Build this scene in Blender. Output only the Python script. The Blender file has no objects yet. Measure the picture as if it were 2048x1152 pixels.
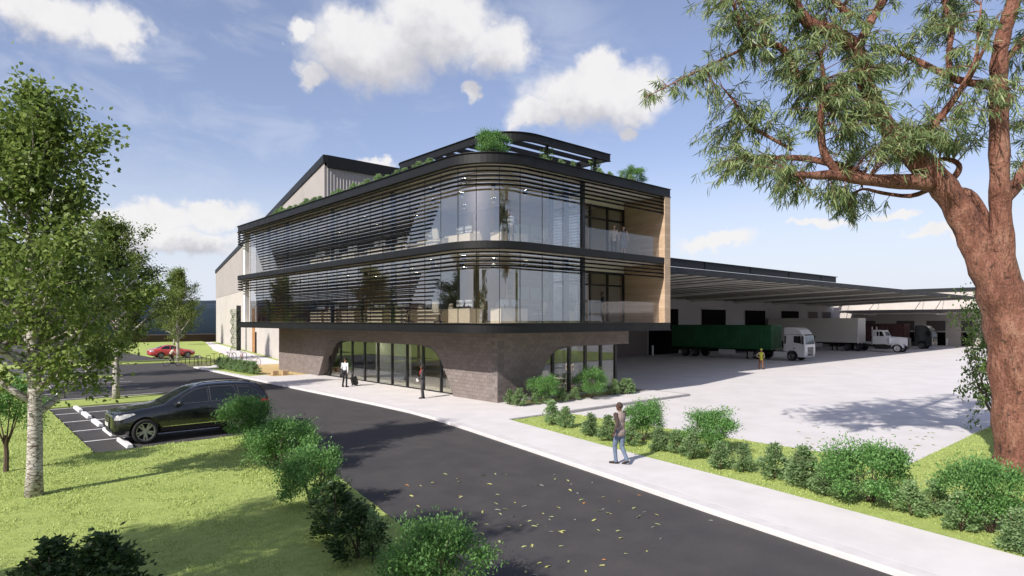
import bpy, bmesh, math, random
import numpy as np
from mathutils import Vector, Matrix
from mathutils.bvhtree import BVHTree
R = math.radians
random.seed(7)
sc = bpy.context.scene
col = sc.collection

# ------------------------------------------------------------------ camera
CAMH, FPX, HORY = 4.1, 1251.0, 640.0          # eye height, focal length and horizon row of the 2048 px photograph
HEAD = R(48.34)                                # heading: +X runs along the short face, +Y along the long face
CS, SN = math.cos(HEAD), math.sin(HEAD)
cam = bpy.data.cameras.new('camera')
camo = bpy.data.objects.new('camera', cam); col.objects.link(camo)
camo.location = (0, 0, CAMH); camo.rotation_euler = (R(90), 0, HEAD - R(90))
cam.sensor_width = 36; cam.lens = FPX / 2048 * 36; cam.shift_y = (HORY - 576) / 2048
cam.clip_start = 0.1; cam.clip_end = 6000
sc.camera = camo
# ------------------------------------------------------------------ sun, sky, exposure
SUN_AZ, SUN_EL = R(10.5), R(36)                # shadows run 10.5 degrees off +X
sun = bpy.data.lights.new('sun', 'SUN'); sun.energy = 5.0; sun.angle = R(0.6); sun.color = (1, .945, .87)
suno = bpy.data.objects.new('sun', sun); col.objects.link(suno)
sdir = Vector((math.cos(SUN_AZ) * math.cos(SUN_EL), math.sin(SUN_AZ) * math.cos(SUN_EL), -math.sin(SUN_EL)))
suno.rotation_euler = sdir.to_track_quat('-Z', 'Y').to_euler(); suno.location = (-40, -8, 40)
sc.view_settings.view_transform = 'Standard'; sc.view_settings.look = 'None'
sc.view_settings.exposure = 0.34; sc.view_settings.gamma = 1.0; sc.view_settings.use_curve_mapping = False
sc.render.engine = 'CYCLES'
cy = sc.cycles
cy.use_denoising = True
try: cy.denoiser = 'OPENIMAGEDENOISE'
except Exception: pass
cy.max_bounces = 7; cy.diffuse_bounces = 4; cy.glossy_bounces = 4; cy.transmission_bounces = 6; cy.transparent_max_bounces = 14
cy.sample_clamp_indirect = 6; cy.caustics_reflective = False; cy.caustics_refractive = False

def px(x, y, z=0.0):
    """photo pixel -> the point at height z that it looks at"""
    d = (CAMH - z) * FPX / (y - HORY); l = (x - 1024) / FPX * d
    return Vector((d * CS + l * SN, d * SN - l * CS, z))
def pxd(x, y, d):
    """photo pixel at a known depth -> point"""
    l = (x - 1024) / FPX * d
    return Vector((d * CS + l * SN, d * SN - l * CS, CAMH + (HORY - y) / FPX * d))

class NT:
    """small helper round a node tree"""
    def __init__(s, tree): s.t = tree; s.n = tree.nodes; s.l = tree.links
    def add(s, typ, **kw):
        n = s.n.new(typ)
        for k, v in kw.items(): setattr(n, k, v)
        return n
    def put(s, sock, v):
        if isinstance(v, bpy.types.NodeSocket): s.l.new(v, sock)
        else: sock.default_value = v
    def math(s, op, a, b=0.0, c=None, clamp=False):
        n = s.add('ShaderNodeMath', operation=op, use_clamp=clamp)
        s.put(n.inputs[0], a); s.put(n.inputs[1], b)
        if c is not None: s.put(n.inputs[2], c)
        return n.outputs[0]
    def vmath(s, op, a, b=(0, 0, 0)):
        n = s.add('ShaderNodeVectorMath', operation=op); s.put(n.inputs[0], a); s.put(n.inputs[1], b); return n
    def mix(s, f, a, b, typ='RGBA', blend='MIX'):
        n = s.add('ShaderNodeMix', data_type=typ)
        if typ == 'RGBA':
            n.blend_type = blend; s.put(n.inputs[0], f); s.put(n.inputs[6], a); s.put(n.inputs[7], b); return n.outputs[2]
        s.put(n.inputs[0], f); s.put(n.inputs[2], a); s.put(n.inputs[3], b); return n.outputs[0]
    def noise(s, vec, scale, detail=4, rough=.55, dist=0.0, out=0):
        n = s.add('ShaderNodeTexNoise'); s.put(n.inputs['Vector'], vec); n.inputs['Scale'].default_value = scale
        n.inputs['Detail'].default_value = detail; n.inputs['Roughness'].default_value = rough; n.inputs['Distortion'].default_value = dist
        return n.outputs[out]
    def ramp(s, f, stops):
        n = s.add('ShaderNodeValToRGB'); s.put(n.inputs[0], f); e = n.color_ramp.elements
        while len(e) < len(stops): e.new(.5)
        for i, (p, c) in enumerate(stops): e[i].position = p; e[i].color = c if len(c) == 4 else (*c, 1)
        return n.outputs[0]
    def mrange(s, v, a, b, c=0.0, d=1.0, smooth=True):
        n = s.add('ShaderNodeMapRange', interpolation_type='SMOOTHSTEP' if smooth else 'LINEAR')
        s.put(n.inputs[0], v)
        for i, q in enumerate((a, b, c, d)): n.inputs[i + 1].default_value = q
        return n.outputs[0]

def build_world():
    w = bpy.data.worlds.new('World'); sc.world = w; w.use_nodes = True
    t = NT(w.node_tree); t.n.clear()
    out = t.add('ShaderNodeOutputWorld'); bg = t.add('ShaderNodeBackground')
    t.l.new(bg.outputs[0], out.inputs[0])
    sky = t.add('ShaderNodeTexSky', sky_type='NISHITA'); sky.sun_disc = False
    sky.sun_elevation = SUN_EL; sky.sun_rotation = R(90) - (SUN_AZ + R(180))
    sky.altitude = 50; sky.air_density = 1.0; sky.dust_density = 1.2; sky.ozone_density = 1.0
    tc = t.add('ShaderNodeTexCoord'); d = tc.outputs['Generated']
    sep = t.add('ShaderNodeSeparateXYZ'); t.put(sep.inputs[0], d)
    az = t.math('ARCTAN2', sep.outputs[1], sep.outputs[0]); el = t.math('ARCSINE', sep.outputs[2])
    comb = t.add('ShaderNodeCombineXYZ'); t.put(comb.inputs[0], az); t.put(comb.inputs[1], el)
    P = comb.outputs[0]
    # edges billow: three octaves of noise push the coordinates about
    nz = t.noise(d, 9.0, 5, .62, 0.0, out=1)
    off = t.vmath('SUBTRACT', nz, (.5, .5, .5)).outputs[0]
    sc1 = t.vmath('MULTIPLY', off, (.105, .085, 0)).outputs[0]
    nz2 = t.noise(d, 34.0, 4, .6, 0.0, out=1)
    off2 = t.vmath('SUBTRACT', nz2, (.5, .5, .5)).outputs[0]
    sc2 = t.vmath('MULTIPLY', off2, (.034, .03, 0)).outputs[0]
    Pd = t.vmath('ADD', t.vmath('ADD', P, sc1).outputs[0], sc2).outputs[0]
    # cumulus heaps: (azimuth, elevation, half width, half height), degrees
    def ae(x, y): 
        v = pxd(x, y, 1.0) - Vector((0, 0, CAMH)); return math.atan2(v.y, v.x), math.atan2(v.z, math.hypot(v.x, v.y))
    heaps = [(735, 105, 135, 78), (880, 55, 130, 75), (1000, 85, 62, 60), (690, 60, 60, 50), (625, 160, 40, 26), (590, 80, 32, 26),
             (1170, 195, 115, 62), (1260, 190, 85, 55), (1080, 225, 62, 34), (1190, 135, 50, 40), (1245, 258, 26, 22), (953, 178, 18, 20),
             (90, 30, 160, 52), (235, 55, 60, 48), (285, 432, 150, 32), (430, 432, 75, 28), (370, 480, 130, 26), (215, 475, 120, 34), (415, 412, 45, 22),
             (1645, 455, 62, 9), (1815, 432, 50, 10), (1430, 485, 85, 15), (1900, 470, 70, 14), (745, 322, 36, 14), (40, 390, 90, 30)]
    blobs = []
    for x, y, rx, ry in heaps:
        a, e = ae(x, y); a0, _ = ae(x - rx, y); a1, _ = ae(x + rx, y); _, e0 = ae(x, y + ry); _, e1 = ae(x, y - ry)
        blobs.append((a, e, abs(a1 - a0) / 2, abs(e1 - e0) / 2))
    def field(vec, blobs):
        cur = None
        for a, e, ra, re in blobs:
            while a > math.pi: a -= 2 * math.pi
            while a < -math.pi: a += 2 * math.pi
            q = t.vmath('SUBTRACT', vec, (a, e, 0)).outputs[0]
            q = t.vmath('MULTIPLY', q, (1 / ra, 1 / re, 0)).outputs[0]
            L = t.vmath('LENGTH', q).outputs['Value']
            cur = L if cur is None else t.math('MINIMUM', cur, L)
        return cur
    F = field(Pd, blobs)
    dens = t.mrange(t.math('ADD', F, t.math('MULTIPLY', t.math('SUBTRACT', t.noise(d, 19.0, 5, .62, 0), .5), .55)), 1.32, .60)
    # the same kind of sky goes on outside the frame: heaps from noise, away from the listed ones
    side = t.mrange(t.math('COSINE', t.math('SUBTRACT', az, HEAD)), .70, .50)
    far_ = t.mrange(t.noise(t.vmath('MULTIPLY', d, (1, 1, 2.4)).outputs[0], 2.6, 5, .55, 0), .60, .68)
    dens = t.math('MAXIMUM', dens, t.math('MULTIPLY', far_, side))
    up = t.vmath('ADD', t.vmath('ADD', P, t.vmath('MULTIPLY', sc1, (1.5, 1.5, 0)).outputs[0]).outputs[0], (-.012, .05, 0)).outputs[0]
    Fu = field(up, [blobs[i] for i in (0, 1, 2, 6, 7, 8, 12, 13, 14, 15, 16, 17)])                              # how much cloud lies above, towards the sun: thick bases are greyer
    shade = t.mrange(Fu, 1.35, .35)
    puff = t.noise(d, 26.0, 4, .6, 0)
    shade = t.math('ADD', t.math('MULTIPLY', shade, .85), t.math('MULTIPLY', t.math('SUBTRACT', puff, .5), .55), clamp=True)
    white = t.mix(shade, (5.6, 5.5, 5.5, 1), (3.3, 3.3, 3.65, 1))
    # thin high veil
    st = t.vmath('MULTIPLY', d, (1.0, 1.0, 2.2)).outputs[0]
    veil = t.math('MULTIPLY', t.mrange(t.noise(st, 7.0, 6, .6, .6), .46, .74), t.mrange(t.noise(d, 1.6, 3, .5), .40, .62))
    veil = t.math('MULTIPLY', veil, .34)
    warm = t.vmath('MULTIPLY', sky.outputs[0], (.93, .85, .95)).outputs[0]
    hz = t.math('MULTIPLY', t.mrange(el, .27, .02), .88)        # pale air low over the horizon
    base = t.mix(hz, t.mix(.13, warm, (4.4, 4.75, 5.6, 1)), (4.75, 5.1, 5.75, 1))
    c1 = t.mix(veil, base, (4.5, 4.8, 5.5, 1))
    c2 = t.mix(t.math('MULTIPLY', dens, .96), c1, white)
    t.l.new(c2, bg.inputs[0]); bg.inputs[1].default_value = .13
    w.cycles.sampling_method = 'MANUAL'; w.cycles.sample_map_resolution = 256
build_world()

# ------------------------------------------------------------------ materials
MATS = {}
def mat(name, color, rough=.6, metal=0.0, var=.12, vscale=3.0, bump=0.0, bscale=40.0, spec=.4, coat=0.0, tint2=None, stain=0.0, island=0.0, speck=0.0):
    """one procedural material: base colour broken up by noise, fine relief, optional stains"""
    if name in MATS: return MATS[name]
    m = bpy.data.materials.new(name); m.use_nodes = True
    t = NT(m.node_tree); b = t.n['Principled BSDF']
    b.inputs['Roughness'].default_value = rough; b.inputs['Metallic'].default_value = metal
    b.inputs['Specular IOR Level'].default_value = spec; b.inputs['Coat Weight'].default_value = coat; b.inputs['Coat Roughness'].default_value = .04
    tc = t.add('ShaderNodeTexCoord'); v = tc.outputs['Object']
    c2 = tint2 or tuple(min(1, q * (1 - 2.2 * var)) for q in color)
    n1 = t.noise(v, vscale, 5, .6)
    c = t.mix(t.mrange(n1, .3, .72), (*color, 1), (*c2, 1))
    if stain:
        n2 = t.noise(v, vscale * .17, 6, .65, .5)
        c = t.mix(t.math('MULTIPLY', t.mrange(n2, .5, .72), stain), c, (*[q * .62 for q in color], 1))
    if speck:
        c = t.mix(t.math('MULTIPLY', t.mrange(t.noise(v, 55, 3, .7), .45, .75), speck), c, (*[min(1, q * 1.9) for q in color], 1))
    if island:
        g = t.add('ShaderNodeNewGeometry')
        hs = t.add('ShaderNodeHueSaturation'); t.put(hs.inputs['Color'], c)
        t.put(hs.inputs['Value'], t.math('MULTIPLY_ADD', g.outputs['Random Per Island'], island, 1 - island / 2)); c = hs.outputs[0]
    t.put(b.inputs['Base Color'], c)
    if rough > .15: t.put(b.inputs['Roughness'], t.mrange(n1, .2, .8, max(.02, rough - .08), min(1, rough + .08)))
    if bump:
        bp = t.add('ShaderNodeBump'); bp.inputs['Strength'].default_value = bump; bp.inputs['Distance'].default_value = .02
        t.put(bp.inputs['Height'], t.noise(v, bscale, 5, .6)); t.l.new(bp.outputs[0], b.inputs['Normal'])
    MATS[name] = m; return m

def leaf_mat(name, c1, c2, trans=.35, rough=.5):
    m = bpy.data.materials.new(name); m.use_nodes = True; t = NT(m.node_tree); b = t.n['Principled BSDF']
    g = t.add('ShaderNodeNewGeometry'); r = g.outputs['Random Per Island']
    oi = t.add('ShaderNodeObjectInfo')
    c = t.mix(r, (*c1, 1), (*c2, 1))
    hs = t.add('ShaderNodeHueSaturation'); t.put(hs.inputs['Color'], c)
    t.put(hs.inputs['Value'], t.math('MULTIPLY_ADD', oi.outputs['Random'], .3, .85)); c = hs.outputs[0]
    t.put(b.inputs['Base Color'], c); b.inputs['Roughness'].default_value = rough; b.inputs['Specular IOR Level'].default_value = .35
    tr = t.add('ShaderNodeBsdfTranslucent'); t.put(tr.inputs[0], c)
    mx = t.add('ShaderNodeMixShader'); mx.inputs[0].default_value = trans
    t.l.new(b.outputs[0], mx.inputs[1]); t.l.new(tr.outputs[0], mx.inputs[2])
    t.l.new(mx.outputs[0], t.n['Material Output'].inputs[0]); MATS[name] = m; return m

def glass_mat(name, tint, refl=.06, ior=1.5, gain=1.5):
    """thin architectural pane: lets light straight through, mirrors by Fresnel"""
    m = bpy.data.materials.new(name); m.use_nodes = True; t = NT(m.node_tree); t.n.remove(t.n['Principled BSDF'])
    tr = t.add('ShaderNodeBsdfTransparent'); tr.inputs[0].default_value = (*tint, 1)
    gl = t.add('ShaderNodeBsdfGlossy'); gl.inputs['Roughness'].default_value = .003; gl.inputs[0].default_value = (.93, .96, 1, 1)
    lw = t.add('ShaderNodeLayerWeight'); lw.inputs[0].default_value = .5            # Schlick's curve, the same from both sides
    f = t.math('MULTIPLY_ADD', t.math('POWER', lw.outputs['Facing'], 4.0), gain * .62, refl, clamp=True)
    mx = t.add('ShaderNodeMixShader'); t.put(mx.inputs[0], f)
    t.l.new(tr.outputs[0], mx.inputs[1]); t.l.new(gl.outputs[0], mx.inputs[2])
    t.l.new(mx.outputs[0], t.n['Material Output'].inputs[0]); MATS[name] = m; return m

# ------------------------------------------------------------------ mesh helpers
class MB:
    def __init__(s): s.v = []; s.f = []; s.m = []
    def add(s, vs, fs, mi=0):
        o = len(s.v); s.v += [tuple(p) for p in vs]; s.f += [tuple(i + o for i in f) for f in fs]; s.m += [mi] * len(fs); return s
    def box(s, a, b, mi=0):
        (x0, y0, z0), (x1, y1, z1) = [tuple(min(p, q) for p, q in zip(a, b)), tuple(max(p, q) for p, q in zip(a, b))]
        return s.add([(x0, y0, z0), (x1, y0, z0), (x1, y1, z0), (x0, y1, z0), (x0, y0, z1), (x1, y0, z1), (x1, y1, z1), (x0, y1, z1)],
                     [(0, 3, 2, 1), (4, 5, 6, 7), (0, 1, 5, 4), (1, 2, 6, 5), (2, 3, 7, 6), (3, 0, 4, 7)], mi)
    def prism(s, poly, z0, z1, mi=0):
        """vertical prism from a counter-clockwise (x,y) outline"""
        n = len(poly); z0f = z0 if callable(z0) else (lambda p: z0); z1f = z1 if callable(z1) else (lambda p: z1)
        vs = [(p[0], p[1], z0f(p)) for p in poly] + [(p[0], p[1], z1f(p)) for p in poly]
        return s.add(vs, [tuple(range(n))[::-1], tuple(range(n, 2 * n))] + [(i, (i + 1) % n, (i + 1) % n + n, i + n) for i in range(n)], mi)
    def extrude(s, poly, fn0, fn1, mi=0):
        """any outline mapped to 3-D twice (front, back) and closed"""
        n = len(poly); vs = [fn0(p) for p in poly] + [fn1(p) for p in poly]
        return s.add(vs, [tuple(range(n)), tuple(range(n, 2 * n))[::-1]] + [(i, i + n, (i + 1) % n + n, (i + 1) % n) for i in range(n)], mi)
    def tube(s, pts, rad, n=8, mi=0, cap=True):
        pts = [Vector(p) for p in pts]; rs = rad if isinstance(rad, (list, tuple)) else [rad] * len(pts)
        o = len(s.v); prev = None
        for i, p in enumerate(pts):
            d = (pts[min(i + 1, len(pts) - 1)] - pts[max(i - 1, 0)])
            if d.length < 1e-9: d = Vector((0, 0, 1))
            d.normalize()
            if prev is None: a = d.orthogonal().normalized()
            else:
                a = prev - d * prev.dot(d)
                a = a.normalized() if a.length > 1e-6 else d.orthogonal().normalized()
            prev = a; b = d.cross(a)
            for k in range(n):
                q = 2 * math.pi * k / n; s.v.append(tuple(p + (a * math.cos(q) + b * math.sin(q)) * rs[i]))
        for i in range(len(pts) - 1):
            for k in range(n):
                k2 = (k + 1) % n
                s.f.append((o + i * n + k, o + i * n + k2, o + (i + 1) * n + k2, o + (i + 1) * n + k)); s.m.append(mi)
        if cap:
            s.f.append(tuple(o + k for k in range(n))[::-1]); s.f.append(tuple(o + (len(pts) - 1) * n + k for k in range(n))); s.m += [mi, mi]
        return s
    def lathe(s, prof, n=24, axis='Z', c=(0, 0, 0), mi=0, closed=False):
        o = len(s.v); c = Vector(c); m = len(prof)
        for k in range(n):
            q = 2 * math.pi * k / n
            for r, h in prof:
                p = {'Z': (r * math.cos(q), r * math.sin(q), h), 'Y': (r * math.cos(q), h, r * math.sin(q)), 'X': (h, r * math.cos(q), r * math.sin(q))}[axis]
                s.v.append(tuple(c + Vector(p)))
        for k in range(n):
            k2 = (k + 1) % n
            for j in range(m if closed else m - 1):
                j2 = (j + 1) % m
                s.f.append((o + k * m + j, o + k2 * m + j, o + k2 * m + j2, o + k * m + j2)); s.m.append(mi)
        return s
    def sphere(s, c, r, nu=12, nv=8, mi=0):
        r = r if isinstance(r, (tuple, list)) else (r, r, r); o = len(s.v)
        for i in range(nv + 1):
            th = math.pi * i / nv
            for k in range(nu):
                q = 2 * math.pi * k / nu
                s.v.append((c[0] + r[0] * math.sin(th) * math.cos(q), c[1] + r[1] * math.sin(th) * math.sin(q), c[2] + r[2] * math.cos(th)))
        for i in range(nv):
            for k in range(nu):
                k2 = (k + 1) % nu; s.f.append((o + i * nu + k, o + (i + 1) * nu + k, o + (i + 1) * nu + k2, o + i * nu + k2)); s.m.append(mi)
        return s
    def mesh(s, name, mats, smooth=False):
        me = bpy.data.meshes.new(name); me.from_pydata(s.v, [], s.f)
        mats = mats if isinstance(mats, (list, tuple)) else [mats]
        for m in mats: me.materials.append(m)
        if len(mats) > 1: me.polygons.foreach_set('material_index', s.m)
        if smooth: me.polygons.foreach_set('use_smooth', [True] * len(me.polygons))
        me.update(); return me
    def build(s, name, mats, parent=None, smooth=False, fix=False, bevel=0.0, loc=None):
        me = s.mesh(name, mats, smooth)
        if fix:
            bm = bmesh.new(); bm.from_mesh(me); bmesh.ops.recalc_face_normals(bm, faces=bm.faces); bm.to_mesh(me); bm.free()
        o = link(name, me, parent, loc)
        if bevel:
            b = o.modifiers.new('bevel', 'BEVEL'); b.width = bevel; b.segments = 2; b.limit_method = 'ANGLE'; b.angle_limit = R(40)
        return o
def link(name, data, parent=None, loc=None):
    o = bpy.data.objects.new(name, data); col.objects.link(o)
    if parent is not None: o.parent = parent
    if loc is not None: o.location = loc
    return o
def tag(o, label, cat, group=None):
    o['label'] = label; o['category'] = cat
    if group: o['group'] = group
    return o
def structure(o): o['kind'] = 'structure'; return o
def stuff(o): o['kind'] = 'stuff'; return o
def thing(name, label, cat, loc=(0, 0, 0), rz=0.0, group=None):
    o = link(name, None, None, loc); o.rotation_euler = (0, 0, rz); o.empty_display_size = .2; return tag(o, label, cat, group)
def copy_tree(o, parent=None):
    c = o.copy(); col.objects.link(c); c.parent = parent
    for ch in o.children: copy_tree(ch, c)
    return c
def bake(o):
    """replace an object's mesh by its evaluated one and drop the modifiers"""
    dg = bpy.context.evaluated_depsgraph_get(); me = bpy.data.meshes.new_from_object(o.evaluated_get(dg))
    o.modifiers.clear(); o.data = me; return o
ORD = ['first', 'second', 'third', 'fourth', 'fifth', 'sixth', 'seventh', 'eighth', 'ninth', 'tenth', 'eleventh', 'twelfth', 'thirteenth',
       'fourteenth', 'fifteenth', 'sixteenth', 'seventeenth', 'eighteenth', 'nineteenth', 'twentieth', 'twenty-first', 'twenty-second', 'twenty-third',
       'twenty-fourth', 'twenty-fifth', 'twenty-sixth', 'twenty-seventh', 'twenty-eighth', 'twenty-ninth', 'thirtieth']
# ------------------------------------------------------------------ ground
ZR = -0.10                                       # road and yard level; footpath and office floor are 0
M_asphalt = mat('asphalt', (.050, .047, .048), .82, var=.16, vscale=1.1, bump=.55, bscale=90, stain=.5, spec=.3, tint2=(.066, .061, .060), speck=.55)
M_concrete = mat('concrete', (.62, .595, .59), .85, var=.05, vscale=.9, bump=.12, bscale=60, stain=.10, spec=.2)
M_yard = mat('yard_concrete', (.60, .575, .57), .85, var=.05, vscale=.5, bump=.1, bscale=50, stain=.12, spec=.2)
M_kerb = mat('kerb_concrete', (.60, .575, .57), .85, var=.05, vscale=2, bump=.15, bscale=70, stain=.1, spec=.2)
M_kerbside = mat('kerb_grey', (.30, .29, .29), .9, var=.08, vscale=3, bump=.1)
M_soil = mat('soil', (.15, .14, .07), .95, var=.2, vscale=4, bump=.3, tint2=(.10, .12, .04))
M_lawn = mat('lawn_turf', (.355, .42, .13), .95, var=.15, vscale=5, bump=.8, bscale=55, spec=.12, tint2=(.27, .34, .095), stain=.30)
M_gold = mat('gold_gravel', (.56, .42, .20), .9, var=.1, vscale=12, bump=.25, bscale=120)
M_paint = mat('line_paint', (.78, .77, .76), .7, var=.06, vscale=5)

far = MB().box((-2500, -2500, -1.2), (2500, 2500, -.16)).build('ground', M_soil); structure(far)
kerb_line = [(4.2, -34), (7.6, -18), (11.46, 3.24), (12.2, 7.23), (13.0, 11.1), (13.75, 14.9), (14.5, 18.8), (15.0, 21.7), (15.28, 24.2), (15.4, 28), (15.42, 36), (15.5, 48), (15.6, 59.6)]
def offset(line, d):
    out = []
    for i, p in enumerate(line):
        a, b = line[max(0, i - 1)], line[min(len(line) - 1, i + 1)]
        n = Vector((b[1] - a[1], -(b[0] - a[0]))).normalized(); out.append((p[0] + n.x * d, p[1] + n.y * d))
    return out
mid = offset(kerb_line, .25)
road = MB().prism([(-70, -34), (4.45, -34)] + mid + [(15.85, 62), (16.5, 66), (16.5, 140), (-70, 140)], -.3, ZR).build('road', M_asphalt); structure(road)
yard = MB().prism([(4.6, -34), (123, -60), (123, 47), (33.5, 47), (33.5, 26), (19.9, 26), (15.4, 26)] + [(p[0] + .02, p[1]) for p in mid[8:0:-1]], -.3, ZR).build('yard', M_yard); structure(yard)
# footpath: one cast slab round the office, and the kerb run along the road
inner = [(17.06, 19.4), (16.25, 15.3), (15.5, 11.5), (14.9, 7.76), (13.8, 2.2), (10.6, -18), (7.2, -34)]
kin = offset(kerb_line, .43)
foot = MB().prism([kin[0]] + kin[1:] + [(17.3, 59.6), (17.3, 45.6), (20.6, 45.6), (20.6, 23.2), (20.1, 23.2), (20.1, 21.8), (30.3, 21.8), (30.3, 19.45), (17.06, 19.4)] + inner[1:], -.25, 0).build('footpath', M_concrete); structure(foot)
k0, k1 = kerb_line, offset(kerb_line, .40)
kb = MB()
kb.prism(k0 + k1[::-1], -.25, .012)
kerb = kb.build('kerb', M_kerb, fix=True, bevel=.015); structure(kerb)
ke = MB().box((17.1, 19.28, -.2), (30.35, 19.445, .014)).box((30.305, 19.45, -.2), (30.42, 21.8, .014)).build('kerb', M_kerbside, bevel=.01); structure(ke)
bed = MB().box((20.2, 21.95, -.2), (30.0, 23.30, -.005)).build('planting_bed', M_soil); structure(bed)
be = MB().box((20.1, 21.80, -.2), (30.15, 21.95, .03)).box((30.0, 21.95, -.2), (30.15, 23.5, .03)).box((21.5, 23.30, -.2), (30.0, 23.44, .10)).build('kerb', M_kerbside, bevel=.01); structure(be)
# lawns stand a little proud of the paving
def lawn(name, poly, z=-.02, m=None):
    o = MB().prism(poly, -.3, z).build(name, m or M_lawn, fix=True); return structure(o)
LL = [(-70, -34), (-3.5, -34), (.9, -20), (4.6, 0), (6.5, 9.9), (7.4, 14.7), (8.2, 19.5), (8.75, 23.3), (3.2, 23.0), (3.2, 36.4), (3.2, 140), (-70, 140)]
lawn('lawn', LL)
VL = [(7.25, -34), (10.65, -18), (13.85, 2.2), (14.95, 7.76), (15.55, 11.5), (16.3, 15.3), (17.1, 19.25), (20.2, 19.2), (20.2, 5.8), (62, 5.8), (62, -34)]
lawn('lawn', VL)
ST = []
for (y0, y1, x1) in ((36.5, 39.3, 9.3), (53.3, 55.6, 9.3), (68.2, 73.2, 20.5)):
    x0 = 3.25 if y0 < 60 else 3.25
    lawn('lawn', [(x0, y0), (x1 - .8, y0), (x1, y0 + .8), (x1, y1 - .5), (x1 - .6, y1), (x0, y1)], -.04)
lawn('lawn', [(17.2, 61.5), (19.8, 63), (23.2, 74.4), (27.0, 94.2), (34.2, 121.4), (36, 132), (16.55, 132), (16.55, 79.3), (21.5, 79.3), (20.9, 68)], -.03)
lawn('lawn', [(26.2, 58.4), (26.2, 63.0), (24.5, 63.3), (27.7, 81), (32.7, 108), (36, 126), (40, 126), (30, 70), (28, 58.4)], -.03)
path = MB().prism([(17.3, 58.5), (26.2, 58.5), (24.4, 63.3), (27.6, 81), (32.6, 108), (35.6, 124), (34.5, 124), (27.2, 94.2), (23.4, 74.5), (20, 63), (17.3, 60.3)], -.2, -.01).build('footpath', M_concrete); structure(path)
gold = MB().prism([(17.34, 45.64), (20.56, 45.64), (20.56, 51.4), (28, 51.4), (28, 58.46), (17.34, 58.46)], -.2, -.012).build('gravel_court', M_gold); structure(gold)
bandl = MB().prism([(16.0, 47.0), (17.32, 47.0), (17.32, 57.2), (16.0, 57.2)], -.1, .006).build('lawn', M_lawn); structure(bandl)
# parking lines, parts of the road
def pline(x0, y0, x1, y1, w=.11):
    d = Vector((x1 - x0, y1 - y0)).normalized(); n = Vector((-d.y, d.x)) * w / 2
    o = MB().add([(x0 + n.x, y0 + n.y, ZR + .004), (x0 - n.x, y0 - n.y, ZR + .004), (x1 - n.x, y1 - n.y, ZR + .004), (x1 + n.x, y1 + n.y, ZR + .004)], [(0, 1, 2, 3)]).build('parking_line', M_paint, road)
S1 = 1.0244
for yy in (25.3, 27.9, 30.6, 33.3, 35.4): pline(3.22, yy * S1, 9.1, yy * S1)
for yy in (39.35, 42.7, 45.4, 48.1, 50.7): pline(3.22, yy * S1 + .1, 9.0, yy * S1 + .1)
for yy in (57.5, 60.2, 62.9, 65.6): pline(3.22, yy * S1, 8.9, yy * S1)
pline(15.0, 73.6 * 1.01, 20.2, 73.6 * 1.01)
for k in range(6): pline(-6 - 0, 58 + k * 2.7, -1, 58 + k * 2.7)
# far ridge and the dark planted bank before it
def ridge(name, pts, depth, m, zb=-1):
    b = MB(); n = len(pts)
    vs = [(p[0], p[1], zb) for p in pts] + [(p[0] * .985, p[1] * .985, p[2] * .82) for p in pts] + [(p[0] * 1.02, p[1] * 1.02, p[2]) for p in pts] + [(p[0] * 1.25, p[1] * 1.25, zb) for p in pts]
    fs = [(r * n + i, r * n + i + 1, (r + 1) * n + i + 1, (r + 1) * n + i) for r in range(3) for i in range(n - 1)]
    return b.add(vs, fs).build(name, m, fix=True, smooth=True)
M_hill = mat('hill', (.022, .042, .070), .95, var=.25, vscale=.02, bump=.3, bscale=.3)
M_bank = mat('bank', (.020, .014, .008), .95, var=.25, vscale=.5, bump=.4, bscale=3, tint2=(.035, .020, .008))
hp = []
rr = random.Random(5)
for i in range(90):
    a = R(-30 + i * 2.2); hp.append((900 * math.cos(a), 900 * math.sin(a), 28 + 2.2 * math.sin(i * .7) + rr.uniform(-.8, .8)))
structure(ridge('hill', hp, 200, M_hill))
hp = []
for i in range(60):
    a = R(64 + i * 2.2); hp.append((176 * math.cos(a), 176 * math.sin(a), 8.9 + .5 * math.sin(i * .9) + rr.uniform(-.2, .2)))
structure(ridge('hill', hp, 200, M_hill))
bk = MB()
bk.prism([(-70, 131.5), (40, 131.5), (40, 140), (-70, 140)], -.3, lambda p: 1.1 + .25 * math.sin(p[0]))
structure(bk.build('bank', M_bank, fix=True))
# ------------------------------------------------------------------ office
M_black = mat('black_steel', (.007, .007, .008), .5, metal=0.0, var=.1, vscale=2, spec=.3)
M_louvre = mat('louvre_metal', (.005, .0045, .0045), .7, var=.1, vscale=3, spec=.06)
M_frame = mat('frame_black', (.012, .012, .013), .4, var=.05, spec=.4)
M_ceil = mat('ceiling_white', (.82, .79, .72), .8, var=.03, vscale=1)
M_floor = mat('office_floor', (.52, .44, .33), .6, var=.1, vscale=2)
M_inwall = mat('interior_wall', (.66, .62, .55), .8, var=.06, vscale=.6)
M_warmwall = mat('interior_warm_wall', (.40, .30, .21), .8, var=.1, vscale=.6)
M_darkwall = mat('interior_dark_wall', (.16, .155, .16), .8, var=.1, vscale=.6)
M_cream = mat('cream_plaster', (.72, .66, .50), .7, var=.04, vscale=.7)
M_mortar = mat('mortar', (.15, .13, .125), .9, var=.1, vscale=6)
M_white = mat('white_paint', (.78, .77, .75), .5, var=.03, vscale=1)
M_roofdeck = mat('roof_deck', (.14, .14, .14), .9, var=.15, vscale=1)
G_office = glass_mat('office_glass', (.95, .96, .975), .165, 1.5, 1.35)
G_rail = glass_mat('rail_glass', (.95, .955, .975), .05, 1.5, 1.2)
G_ground = glass_mat('lobby_glass', (.94, .955, .94), .07, 1.5, 1.2)

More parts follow.
